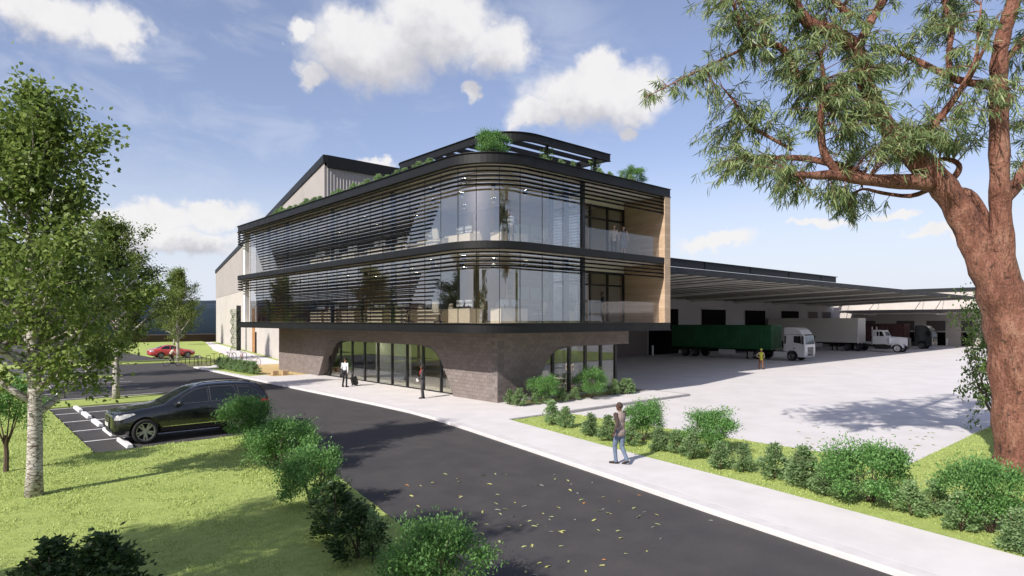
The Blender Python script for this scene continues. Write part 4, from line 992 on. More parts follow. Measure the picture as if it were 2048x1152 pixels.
for i, (x, yb, yt) in enumerate(((1020, 808, 780), (1039, 812, 777), (1070, 809, 786), (1092, 808, 784), (1126, 804, 776), (1150, 800, 774), (1229, 790, 760), (1248, 788, 757), (1259, 787, 757))): upright(x, yb, yt, f'{ORD[i]} small shrub of the office planting bed, counted from the brick corner', gpz, i, z=0)
dome(1088, 806, 757, 66, 'dark spreading shrub in the bed against the brick arch', gpz, 0, z=0); dome(1183, 797, 742, 64, 'spreading shrub in the bed before the office window', gpz, 1, z=0)
gh = 'low hedge by the cycle stands'
for i in range(9):
    p = Vector((16.75, 48.0 + i * 1.02, .006)); put_shrub('hedge_shrub', ups[i % 3], p, .95, .95, f'{ORD[i]} shrub of the low hedge, counted from the gold court', gh, .62, 1.0)
# roof garden
gr_ = 'small plants along the office roof edge'
k = 0
for y in [26.3, 27.2, 28.7, 29.5, 30.6, 31.3, 32.6, 33.3, 34.6, 35.9, 36.6, 37.3, 38.9, 39.6, 40.3, 41.0, 41.7, 42.9, 43.6, 44.7, 45.4, 46.3, 47.0]:
    put_shrub('roof_plant', ups[k % 3], Vector((17.75 + rs.uniform(0, .25), y, Z2t - .05)), .66, rs.uniform(.42, .66), f'{ORD[k]} small plant on the long roof edge, counted from the curved corner', gr_, .62, 1.0); k += 1
k = 0
for x in [21.5, 22.6, 23.5, 25.6, 26.4, 27.4, 28.2]:
    put_shrub('roof_plant', ups[k % 3], Vector((x, 21.75, Z2t - .05)), .4, rs.uniform(.36, .5), f'{ORD[k]} tiny plant on the short roof edge, counted from the curved corner', gr_, .62, 1.0); k += 1
put_shrub('roof_shrub', domes[0], Vector((19.2, 22.9, Z2t - .05)), 1.7, 1.25, 'bright green bush on the roof at the curved corner', gr_, 2.05, 1.27)
put_shrub('roof_shrub', domes[1], Vector((28.75, 22.0, Z2t - .05)), 1.35, .95, 'bright green bush on the roof near the timber end', gr_, 2.05, 1.27)
def make_vine(seed, H, w, n, m):
    rng = np.random.default_rng(seed); st = MB()
    for k in range(3): st.tube([(w * .6 * math.cos(k * 2.1 + z * 3), w * .6 * math.sin(k * 2.1 + z * 3), z) for z in np.linspace(0, H * .97, 16)], .012, 4)
    z = rng.uniform(0, H, n); a = rng.uniform(0, 6.283, n); rad = w * (1 + .35 * np.sin(z * 5 + a * 2)) + rng.normal(size=n) * .03; C = np.stack([rad * np.cos(a), rad * np.sin(a), z], 1)
    return st.mesh('stems', M_twig), leaf_mesh('foliage', C, np.stack([np.cos(a), np.sin(a), np.full(n, -.3)], 1) + rng.normal(size=(n, 3)) * .5, rng.uniform(.07, .12, n), rng.uniform(.05, .08, n), m, rng)
vm = make_vine(3, 2.0, .24, 900, M_vine)
for x, lab in ((24.7, 'climbing plant on the roof pergola post near the curved corner'), (28.8, 'climbing plant on the roof pergola post near the timber end')):
    t = thing('climbing_plant', lab, 'climber', (x, 24.85, Z2t - .05), x, 'climbers on the roof pergola'); link('stems', vm[0], t); link('foliage', vm[1], t)
# planted black fin by the side entrance
pf = px(473, 701)
fin = thing('planted_fin', 'tall black fin covered with ivy beside the side entrance', 'screen', pf)
fin.rotation_euler[2] = HEAD - R(90)
MB().box((.05, -.15, 0), (.50, .25, 6.05)).build('fin', M_black, fin)
iv = make_vine(8, 5.6, .40, 3600, M_vine); o = link('ivy', iv[1], fin); o.location = (-.16, -.05, 0)
# small multi-stemmed tree at the left edge, sapling by the big tree, bush behind the trunk
sm_t = make_dome(31, 6500, w=1.0, h=1.7, tufts=40, lf=(.05, .09))
t = thing('small_tree', 'small leafy tree at the left edge of the lawn', 'tree', px(12, 944, LZ), 1.0); t.scale = (.85, .85, 1.0); link('stems', sm_t[0], t, (0, 0, .75)); link('foliage', sm_t[1], t, (0, 0, .75))
MB().tube([(0, 0, 0), (.02, 0, .5), (0, .02, 1.0)], [.08, .07, .06], 8).build('trunk', M_twig, t)
def make_sapling(seed, n=3600):
    rng = np.random.default_rng(seed); r = random.Random(seed); st = MB(); C = []; D = []
    for k in range(9):
        a = R(r.uniform(110, 290)); tip = Vector((math.cos(a) * r.uniform(.5, 1.7), math.sin(a) * r.uniform(.4, 1.2), r.uniform(1.4, 3.2))); p = bez(Vector((0, 0, 0)), Vector((tip.x * .7, tip.y * .7, tip.z * .35)), tip, 6); st.tube(p, [.03, .026, .022, .018, .013, .008, .004], 5)
        for j in range(12):
            f = r.uniform(.35, 1); i = min(5, int(f * 6)); q = p[i].lerp(p[i + 1], f * 6 - i); c = q + Vector((r.gauss(0, .22), r.gauss(0, .22), r.gauss(.05, .18))); st.tube([q, c], [.007, .003], 4, cap=False)
            mm = n // 108; P = np.array(c) + rng.normal(size=(mm, 3)) * .11; C.append(P); D.append(rng.normal(size=(mm, 3)) + np.array([0, 0, -.3]))
    C = np.concatenate(C); D = np.concatenate(D); k = len(C); return st.mesh('stems', M_twig, True), leaf_mesh('foliage', C, D, rng.uniform(.06, .11, k), rng.uniform(.045, .075, k), M_vine, rng)
sp_ = make_sapling(6); t = thing('sapling', 'bright leafy sapling leaning out beside the big trunk', 'tree', px(2008, 862, LZ)); t.rotation_euler[2] = HEAD - R(90)
t.scale = (1.15, 1.15, 1.75)
link('stems', sp_[0], t); link('foliage', sp_[1], t)
put_tree('background_tree', make_birch(40, 8.5, 26000, 1.3), Vector((35.5, -3.5, LZ)), 1.2, (1.3, 1.3, 1.05), 'dark leafy tree behind the big trunk at the right edge')

# ---- grass: short blades over the lawns, denser near the camera
def in_poly(P, poly):
    x, y = P[:, 0], P[:, 1]; ins = np.zeros(len(P), bool); n = len(poly)
    for i in range(n):
        (x0, y0), (x1, y1) = poly[i], poly[(i + 1) % n]
        c = ((y0 > y) != (y1 > y)) & (x < (x1 - x0) * (y - y0) / (y1 - y0 + 1e-12) + x0); ins ^= c
    return ins
M_grass = leaf_mat('grass_blade', (.31, .40, .10), (.50, .58, .23), .25, .6)
def grass(poly, z, name, n, lab, box):
    rng = np.random.default_rng(n); P = np.stack([rng.uniform(box[0], box[1], n * 3), rng.uniform(box[2], box[3], n * 3)], 1)
    d = P[:, 0] * CS + P[:, 1] * SN; l = P[:, 0] * SN - P[:, 1] * CS
    vis = (d > 6.5) & (np.abs(l / np.maximum(d, .1)) < .9) & (rng.random(len(P)) < np.clip((17 / np.maximum(d, 1)) ** 1.6, 0, 1))
    P = P[vis]; P = P[in_poly(P, poly)]
    cl_ = .5 + .5 * np.sin(P[:, 0] * 3.1 + np.sin(P[:, 1] * 2.3) * 2) * np.sin(P[:, 1] * 2.7 + np.sin(P[:, 0] * 1.9)); P = P[rng.random(len(P)) < .3 + .7 * cl_][:n]; k = len(P); d = P[:, 0] * CS + P[:, 1] * SN
    clump = .5 + .5 * np.sin(P[:, 0] * 3.1 + np.sin(P[:, 1] * 2.3) * 2) * np.sin(P[:, 1] * 2.7 + np.sin(P[:, 0] * 1.9))
    C = np.concatenate([P, np.full((k, 1), z - .004)], 1); D = rng.normal(size=(k, 3)) * .55 + np.array([0, 0, 1.0]); sz = np.clip(d / 14, .8, 2.0)
    me = leaf_mesh(name, C, D, rng.uniform(.03, .06, k) * (.45 + .95 * clump) * sz ** .5, rng.uniform(.012, .020, k) * sz, M_grass, rng, up=0, fold=.05)
    o = link(name, me); stuff(o); o['label'] = lab; o['category'] = 'grass'; return o
grass(LL, -.02, 'grass', 210000, 'sunny green grass of the front lawn', (-12, 9, 2, 42))
grass(VL, -.02, 'grass', 110000, 'green grass of the verge between footpath and yard', (11, 42, -4, 20))
# fallen leaves
M_fl = [mat('fallen_leaf_yellow', (.46, .46, .16), .7, var=.2, vscale=30), mat('fallen_leaf_green', (.38, .43, .19), .7, var=.2, vscale=30), mat('fallen_leaf_orange', (.55, .24, .07), .7, var=.2, vscale=30), mat('fallen_leaf_grey', (.30, .31, .26), .7, var=.2, vscale=30)]
def leaf_flat(m, seed):
    r = random.Random(seed); v = []; n = 9
    for i in range(n):
        a = 2 * math.pi * i / n; rad = (.5 + .5 * abs(math.cos(a)) ** 1.5) * r.uniform(.8, 1.1); v.append((math.cos(a) * rad * .078, math.sin(a) * rad * .052, .004 + .014 * abs(math.sin(a)) * r.uniform(.4, 1.4)))
    return MB().add(v + [(0, 0, .003)], [(i, (i + 1) % n, n) for i in range(n)]).mesh('fallen_leaf', m)
fl = [[leaf_flat(m, s) for s in range(3)] for m in M_fl]
rl = random.Random(12)
cols = ['yellow', 'green', 'orange', 'grey-green']
done = 0
while done < 96:
    x = rl.gauss(1090, 185); y = 930 + abs(rl.gauss(0, 95)) + rl.uniform(0, 60)
    if not (770 < x < 1500 and 925 < y < 1175): continue
    p = px(x, y, ZR + .004)
    if p.x > lerp_tab([(-34, 4.2), (3.24, 11.3), (14.9, 13.6), (21.7, 14.9), (60, 15.3)], p.y) or p.x < lerp_tab([(-20, 1), (9.9, 6.7), (14.7, 7.6), (23, 8.9)], p.y): continue
    c = rl.choices(range(4), (4, 5, .8, 2.5))[0]; o = link('fallen_leaf', fl[c][done % 3], None, p); o.rotation_euler = (rl.uniform(-.25, .25), rl.uniform(-.25, .25), rl.uniform(0, 6.28)); s = rl.uniform(.55, .95); o.scale = (s, s, s)
    tag(o, f'small {cols[c]} fallen leaf lying on the dark asphalt', 'leaf', f'{cols[c]} leaves fallen on the road'); done += 1
done = 0
while done < 48:
    p = px(rl.uniform(1580, 1900), rl.uniform(852, 905), ZR + .004)
    if p.y < 6: continue
    o = link('fallen_leaf', fl[1][done % 3], None, p); o.rotation_euler = (0, 0, rl.uniform(0, 6.28)); tag(o, 'small dull green fallen leaf lying on the pale yard concrete', 'leaf', 'leaves fallen on the yard'); done += 1
# ------------------------------------------------------------------ vehicles
def paint(name, c, rough=.22, coat=1.0, metal=0.0): return mat(name, c, rough, metal=metal, var=.04, vscale=1.5, spec=.5, coat=coat)
M_carblack = paint('black_car_paint', (.006, .006, .007), .25)
M_carred = paint('red_car_paint', (.46, .055, .055), .3)
M_truckwhite = paint('white_truck_paint', (.55, .55, .56), .35, .5)
M_truckwhite2 = paint('bright_white_truck_paint', (.74, .74, .75), .35, .5)
M_truckblack = paint('black_truck_paint', (.022, .028, .030), .2)
M_carglass = mat('dark_vehicle_glass', (.012, .014, .016), .05, var=.05, spec=.7)
M_screen = mat('windscreen_glass', (.10, .125, .14), .06, var=.3, vscale=2, spec=.8)
M_tyre = mat('tyre_rubber', (.014, .014, .015), .85, var=.1, vscale=20, bump=.3)
M_rim = mat('alloy_rim', (.42, .42, .43), .3, metal=.8, var=.05)
M_rimdark = mat('dark_steel_rim', (.10, .10, .105), .4, metal=.4, var=.1)
M_rimwhite = mat('white_steel_rim', (.70, .68, .66), .5, var=.08)
M_chrome = mat('chrome', (.62, .62, .63), .15, metal=1.0, var=.05)
M_lampglass = mat('lamp_lens', (.62, .63, .65), .12, var=.3, vscale=12, spec=.8)
M_redlens = mat('red_lens', (.40, .02, .02), .2, var=.1)
M_plastic = mat('black_plastic', (.02, .02, .021), .6, var=.1)
M_green = mat('green_container', (.012, .105, .035), .55, var=.12, vscale=.8, stain=.25)
M_maroon = mat('maroon_container', (.085, .030, .030), .6, var=.15, vscale=.8, stain=.25)
M_boxwhite = mat('white_trailer', (.55, .53, .50), .5, var=.04, vscale=.4, stain=.1)
M_chassis = mat('chassis_black', (.015, .015, .016), .7, var=.1)
M_winframe = mat('window_trim', (.10, .10, .105), .35, metal=.3)
M_seat = mat('car_seat', (.30, .29, .26), .8, var=.1)

def wheel(parent, x, y, r, w, side, rim_m, spokes=10, name='wheel', deep=0.0):
    """tyre lathe with a spoked rim on its outer face; side is +1 or -1 along y"""
    rr_ = r * .72; h = w / 2
    tp = [(rr_, -h), (r * .93, -h), (r * .985, -h * .75), (r, -h * .45), (r, h * .45), (r * .985, h * .75), (r * .93, h), (rr_, h)]
    t = MB().lathe(tp, 32, 'Y', closed=True).build(name, M_tyre, parent, smooth=True, fix=True, loc=(x, y, r))
    s = side; f = h * .80 * s; mb = MB()
    mb.lathe([(rr_ * 1.01, h * .98 * s), (rr_ * .93, h * .98 * s), (rr_ * .90, f * .5), (rr_ * .9, -h * s * .6)], 32, 'Y')
    if spokes:
        mb.lathe([(0, f + .012 * s), (r * .13, f + .012 * s), (r * .16, f * .6), (r * .16, f * .2)], 20, 'Y')
        for k in range(spokes):
            a = 2 * math.pi * k / spokes + (.13 if k % 2 else -.13) * (1 if spokes > 8 else 0); d = Vector((math.cos(a), 0, math.sin(a))); n = Vector((-math.sin(a), 0, math.cos(a))); o = Vector((0, 1, 0))
            w0, w1 = r * .075, r * .055; p0 = d * r * .12 + o * f; p1 = d * rr_ * .93 + o * f * 1.06
            mb.add([p0 + n * w0, p1 + n * w1, p1 - n * w1, p0 - n * w0, p0 + n * w0 - o * f * .4, p1 + n * w1 - o * f * .35, p1 - n * w1 - o * f * .35, p0 - n * w0 - o * f * .4], [(0, 1, 2, 3), (0, 4, 5, 1), (3, 2, 6, 7), (7, 6, 5, 4)])
    else:
        mb.lathe([(0, f * .9 + deep * s), (r * .2, f * .9 + deep * s), (r * .24, f * .55), (r * .5, f * .45), (rr_ * .93, f * .9)], 28, 'Y')
    mb.build('rim', rim_m, t, smooth=not spokes, fix=True)
    if spokes: MB().lathe([(0, -h * .1 * s), (rr_ * .9, -h * .1 * s)], 20, 'Y').build('brake_disc', M_chassis, t)
    return t

class Shell:
    """closed body shell that parts can be laid onto by casting rays"""
    def __init__(s, o): s.o = o; s.refresh()
    def refresh(s):
        me = s.o.data; s.bvh = BVHTree.FromPolygons([v.co.copy() for v in me.vertices], [tuple(p.vertices) for p in me.polygons])
    def patch(s, poly, axis, sign, name, m, off=.006, cuts=4, parent=None, far=4.0, th=0.0):
        """axis 'y': poly is (x,z); 'x': (y,z); 'z': (x,y). sign: the side it is seen from"""
        bm = bmesh.new()
        vs = [bm.verts.new({'y': (p[0], 0, p[1]), 'x': (0, p[0], p[1]), 'z': (p[0], p[1], 0)}[axis]) for p in poly]; bm.faces.new(vs)
        bmesh.ops.triangulate(bm, faces=bm.faces[:])
        for _ in range(cuts): 
            el = [e for e in bm.edges if e.calc_length() > .07]
            if not el: break
            bmesh.ops.subdivide_edges(bm, edges=el, cuts=1); bmesh.ops.triangulate(bm, faces=[f for f in bm.faces if len(f.verts) > 3])
        ai = 'xyz'.index(axis); dead = []
        for v in bm.verts:
            o = Vector(v.co); o[ai] = sign * far + (2.5 if axis == 'x' else 0) * (1 if sign > 0 else 0); d = Vector((0, 0, 0)); d[ai] = -sign
            hit, n, i, dist = s.bvh.ray_cast(o, d)
            if hit is None: dead.append(v); continue
            if n.dot(d) > 0: n = -n
            v.co = hit + n * off
        if dead: bmesh.ops.delete(bm, geom=dead, context='VERTS')
        bmesh.ops.recalc_face_normals(bm, faces=bm.faces[:])
        me = bpy.data.meshes.new(name); bm.to_mesh(me); bm.free(); me.materials.append(m)
        for p in me.polygons: p.use_smooth = True
        return link(name, me, parent if parent is not None else s.o.parent)
def rectp(x0, x1, z0, z1): return [(x0, z0), (x1, z0), (x1, z1), (x0, z1)]

def loft_body(name, st, m, parent, wheels, wr, arch=.07):
    rings = []
    for x, zb, w, zs, zbelt, wb, zt, wt in st:
        h = [(0, zb), (w * .80, zb), (w * .965, zb + .07), (w, zs), (wb, zbelt), (wt + (wb - wt) * .38, zbelt + (zt - zbelt) * .66), (wt, zt - .045 * min(1, (zt - zbelt) / .3)), (wt * .72, zt + .005), (0, zt + .02)]
        rings.append([(x, y, z) for y, z in h] + [(x, -y, z) for y, z in h[-2:0:-1]])
    n = len(rings[0]); mb = MB(); vs = [p for r_ in rings for p in r_]
    fs = [(i * n + j, i * n + (j + 1) % n, (i + 1) * n + (j + 1) % n, (i + 1) * n + j) for i in range(len(rings) - 1) for j in range(n)]
    fs += [tuple(range(n))[::-1], tuple((len(rings) - 1) * n + j for j in range(n))]
    o = mb.add(vs, fs).build(name, m, parent, smooth=True, fix=True)
    ss = o.modifiers.new('sub', 'SUBSURF'); ss.levels = 2; ss.render_levels = 2; bake(o)
    cut = MB()
    for x in wheels:
        for s in (-1, 1): cut.lathe([(0, s * .55), (wr + arch, s * .55), (wr + arch, s * 1.3), (0, s * 1.3)], 28, 'Y', (x, 0, wr))
    co = cut.build('cutter', m, parent, fix=True); b = o.modifiers.new('cut', 'BOOLEAN'); b.object = co; b.operation = 'DIFFERENCE'; b.solver = 'EXACT'; bake(o)
    bpy.data.objects.remove(co)
    for p in o.data.polygons: p.use_smooth = True
    try: o.data.set_sharp_from_angle(angle=R(38))
    except Exception: pass
    return Shell(o)

# ---- black car, nose towards the lawn
suv = thing('parked_car', 'black estate-shaped off-roader parked nose-in beside the lawn', 'car', (3.86, 25.05, ZR)); suv.scale = (1.03, 1.02, 1.095)
st = [(0.00, .44, .60, .62, .84, .56, .88, .46), (.06, .31, .82, .60, .91, .76, .95, .60), (.28, .26, .95, .66, .98, .88, 1.02, .70), (.80, .25, .985, .72, 1.03, .93, 1.09, .74), (1.35, .25, .99, .74, 1.07, .94, 1.14, .76), (1.58, .25, .99, .75, 1.09, .94, 1.20, .75),
      (2.05, .25, .99, .76, 1.10, .94, 1.46, .67), (2.48, .25, .99, .76, 1.11, .945, 1.665, .63), (2.9, .25, .99, .76, 1.115, .945, 1.73, .625), (3.5, .25, .99, .77, 1.12, .945, 1.735, .62), (4.1, .25, .99, .78, 1.13, .94, 1.71, .61), (4.6, .27, .98, .80, 1.15, .92, 1.67, .61), (4.86, .32, .95, .82, 1.14, .88, 1.54, .64), (5.0, .40, .89, .80, 1.06, .83, 1.26, .68), (5.07, .50, .78, .78, .98, .74, 1.05, .6)]
sh = loft_body('body', st, M_carblack, suv, (.92, 3.92), .385)
win = [('front_window', [(1.80, 1.17), (2.16, 1.40), (2.50, 1.555), (2.86, 1.61), (2.86, 1.17)]), ('rear_window', [(2.96, 1.17), (2.96, 1.615), (3.70, 1.61), (3.80, 1.50), (3.86, 1.19)]), ('quarter_window', [(3.96, 1.21), (3.90, 1.55), (4.30, 1.525), (4.64, 1.36), (4.56, 1.25)])]
for s in (-1, 1):
    for nm, poly in win:
        cx_, cz_ = sum(p[0] for p in poly) / len(poly), sum(p[1] for p in poly) / len(poly)
        w_ = sh.patch([(cx_ + (x - cx_) * 1.06, cz_ + (z - cz_) * 1.10) for x, z in poly], 'y', s, 'window_frame', M_winframe, .004)
        sh.patch(poly, 'y', s, nm, M_carglass, .009)
    sh.patch([(.07, .79), (.10, .87), (.34, .95), (.60, .965), (.64, .93), (.40, .84), (.20, .785)], 'y', s, 'headlight', M_lampglass, .008)
    sh.patch([(4.70, .98), (4.68, 1.12), (4.98, 1.09), (5.02, .95)], 'y', s, 'tail_light', M_redlens, .008)
    for x in (1.62, 2.91, 3.93): sh.patch(rectp(x - .006, x + .006, .36, 1.10), 'y', s, 'door_seam', M_plastic, .003)
    sh.patch(rectp(1.42, 3.42, .475, .50), 'y', s, 'sill_trim', M_chrome, .012)
    for x in (2.62, 3.62): sh.patch(rectp(x, x + .22, .985, 1.02), 'y', s, 'door_handle', M_plastic, .03)
    MB().sphere((1.93, s * 1.07, 1.19), (.10, .13, .085), 12, 8).tube([(1.95, s * .9, 1.13), (1.95, s * 1.02, 1.17)], .03, 6).build('side_mirror', M_carblack, suv, smooth=True)
    MB().tube([(2.55, s * .61, 1.70), (2.75, s * .60, 1.765), (3.6, s * .60, 1.775), (4.25, s * .585, 1.735), (4.4, s * .58, 1.69)], .016, 6).build('roof_rail', M_plastic, suv)
    for x in (.92, 3.92): wheel(suv, x, s * .865, .385, .26, s, M_rim)
sh.patch([(1.46, 0), (1.53, .60), (1.60, .76), (2.00, .70), (2.36, .60), (2.40, 0), (2.36, -.60), (2.00, -.70), (1.60, -.76), (1.53, -.60)], 'z', 1, 'windscreen', M_carglass, .008)
sh.patch([(-.52, 1.24), (.52, 1.24), (.46, 1.50), (-.46, 1.50)], 'x', 1, 'rear_screen', M_carglass, .008)
gr = sh.patch([(-.36, .46), (.36, .46), (.42, .80), (.36, .86), (-.36, .86), (-.42, .80)], 'x', -1, 'grille', M_plastic, .012)
for k in range(6): sh.patch(rectp(-.37, .37, .50 + k * .058, .515 + k * .058), 'x', -1, 'grille_bar', M_chrome, .022, parent=gr)
sh.patch(rectp(-.62, .62, .36, .42), 'x', -1, 'bumper_trim', M_chrome, .012)
for s in (-1, 1): sh.patch([(s * .46, .42), (s * .66, .42), (s * .66, .54), (s * .48, .52)], 'x', -1, 'air_intake', M_plastic, .010)
sh.patch(rectp(-.26, .26, .56, .68), 'x', -1, 'number_plate', mat('plate', (.6, .6, .58), .5), .03)

# ---- red saloon
red = thing('parked_car', 'red saloon parked side-on at the far end of the car park', 'car', (20.3, 77.4, ZR), math.pi)
st = [(0, .40, .58, .52, .66, .54, .70, .44), (.08, .27, .78, .52, .74, .73, .78, .57), (.45, .23, .88, .56, .80, .83, .85, .65), (1.05, .22, .90, .60, .87, .85, .95, .66), (1.38, .22, .90, .62, .89, .85, 1.0, .65), (1.8, .22, .90, .62, .91, .85, 1.22, .58), (2.2, .22, .90, .62, .92, .85, 1.40, .54), (2.7, .22, .90, .62, .93, .85, 1.45, .53), (3.2, .22, .90, .63, .95, .85, 1.38, .53), (3.6, .22, .90, .64, .97, .84, 1.20, .57), (3.95, .24, .89, .66, .98, .82, 1.06, .62), (4.35, .28, .85, .68, .95, .78, 1.01, .62), (4.55, .36, .76, .66, .86, .7, .93, .58), (4.62, .45, .66, .62, .78, .6, .82, .5)]
sh = loft_body('body', st, M_carred, red, (.85, 3.52), .325)
for s in (-1, 1):
    sh.patch([(1.62, .98), (1.95, 1.20), (2.25, 1.33), (2.55, 1.36), (2.55, .98)], 'y', s, 'front_window', M_carglass, .008)
    sh.patch([(2.62, .99), (2.62, 1.36), (3.10, 1.32), (3.45, 1.14), (3.50, 1.02)], 'y', s, 'rear_window', M_carglass, .008)
    sh.patch([(.08, .66), (.14, .73), (.52, .80), (.50, .72), (.25, .64)], 'y', s, 'headlight', M_lampglass, .008)
    sh.patch([(4.22, .78), (4.22, .92), (4.56, .88), (4.58, .76)], 'y', s, 'tail_light', M_lampglass, .008)
    for x in (1.50, 2.585, 3.45): sh.patch(rectp(x - .006, x + .006, .32, .96), 'y', s, 'door_seam', M_plastic, .003)
    for x in (2.33, 3.28): sh.patch(rectp(x, x + .18, .86, .885), 'y', s, 'door_handle', M_carred, .02)
    MB().sphere((1.80, s * .98, 1.02), (.08, .11, .07), 10, 7).build('side_mirror', M_carred, red, smooth=True)
    for x in (.85, 3.52): wheel(red, x, s * .775, .325, .22, s, M_rim)
sh.patch([(1.32, 0), (1.40, .55), (1.50, .68), (2.06, .56), (2.10, 0), (2.06, -.56), (1.50, -.68), (1.40, -.55)], 'z', 1, 'windscreen', M_carglass, .008)
sh.patch([(3.28, 0), (3.30, .50), (3.82, .60), (3.88, 0), (3.82, -.60), (3.30, -.50)], 'z', 1, 'rear_screen', M_carglass, .008)
sh.patch(rectp(-.45, .45, .42, .60), 'x', -1, 'grille', M_plastic, .01)

# ---- trucks, backed up to the dock; local x runs from the nose to the tail
def box_wheelset(t, x, hw, r=.5, dual=True, rim=M_rimdark):
    for s in (-1, 1): wheel(t, x, s * (hw - .16), r, .30 if not dual else .52, s, rim, 0)
def container(t, x0, L, z0, H, m, W=2.44):
    """corrugated freight box: frame, ribbed sides, plain nose"""
    b = MB(); hw = W / 2; fr = MB()
    for s in (-1, 1):
        fr.box((x0, s * hw, z0), (x0 + L, s * (hw - .10), z0 + .16)); fr.box((x0, s * hw, z0 + H - .11), (x0 + L, s * (hw - .10), z0 + H))
        for x in (x0, x0 + L - .16): fr.box((x, s * hw, z0 + .16), (x + .16, s * (hw - .12), z0 + H - .11))
    fr.box((x0, -hw + .1, z0), (x0 + .12, hw - .1, z0 + .16)); fr.box((x0, -hw + .1, z0 + H - .11), (x0 + .12, hw - .1, z0 + H))
    bx = fr.build('container', m, t)
    for s in (-1, 1):
        pts = []; x = x0 + .17
        while x < x0 + L - .20: pts += [(x, .055), (x + .07, .055), (x + .14, .015), (x + .21, .015)]; x += .28
        vs = []
        for x, o in pts: vs += [(min(x, x0 + L - .17), s * (hw - o), z0 + .16), (min(x, x0 + L - .17), s * (hw - o), z0 + H - .11)]
        MB().add(vs, [(2 * i, 2 * i + 2, 2 * i + 3, 2 * i + 1) for i in range(len(pts) - 1)]).build('side_sheet', m, bx)
    pts = []; y = -hw + .13
    while y < hw - .14: pts += [(y, .06), (y + .10, .06), (y + .15, .02), (y + .25, .02)]; y += .30
    vs = []
    for y, o in pts: vs += [(x0 + o, min(y, hw - .12), z0 + .16), (x0 + o, min(y, hw - .12), z0 + H - .11)]
    MB().add(vs, [(2 * i, 2 * i + 2, 2 * i + 3, 2 * i + 1) for i in range(len(pts) - 1)]).build('end_sheet', m, bx)
    MB().box((x0 + .1, -hw + .08, z0 + H - .06), (x0 + L - .1, hw - .08, z0 + H - .035)).build('roof_sheet', m, bx); MB().box((x0 + L - .06, -hw + .12, z0 + .1), (x0 + L - .03, hw - .12, z0 + H - .1)).build('rear_doors', m, bx)
    return bx
def trailer_gear(t, x0, L, z0, axles, legs):
    MB().box((x0 + .3, -.42, z0 - .30), (x0 + L - .1, -.30, z0)).box((x0 + .3, .30, z0 - .30), (x0 + L - .1, .42, z0)).box((x0 + L - .2, -1.15, z0 - .45), (x0 + L - .1, 1.15, z0 - .33)).build('trailer_chassis', M_chassis, t)
    for x in axles: box_wheelset(t, x, 1.22)
    for s in (-1, 1):
        MB().box((legs - .06, s * .75, .12), (legs + .06, s * .87, z0)).box((legs - .14, s * .68, .02), (legs + .14, s * .94, .12)).build('landing_leg', M_chassis, t)
        MB().box((legs + 1.2, s * 1.15, .45), (legs + 3.2, s * 1.19, .95)).build('side_guard', M_truckwhite, t)
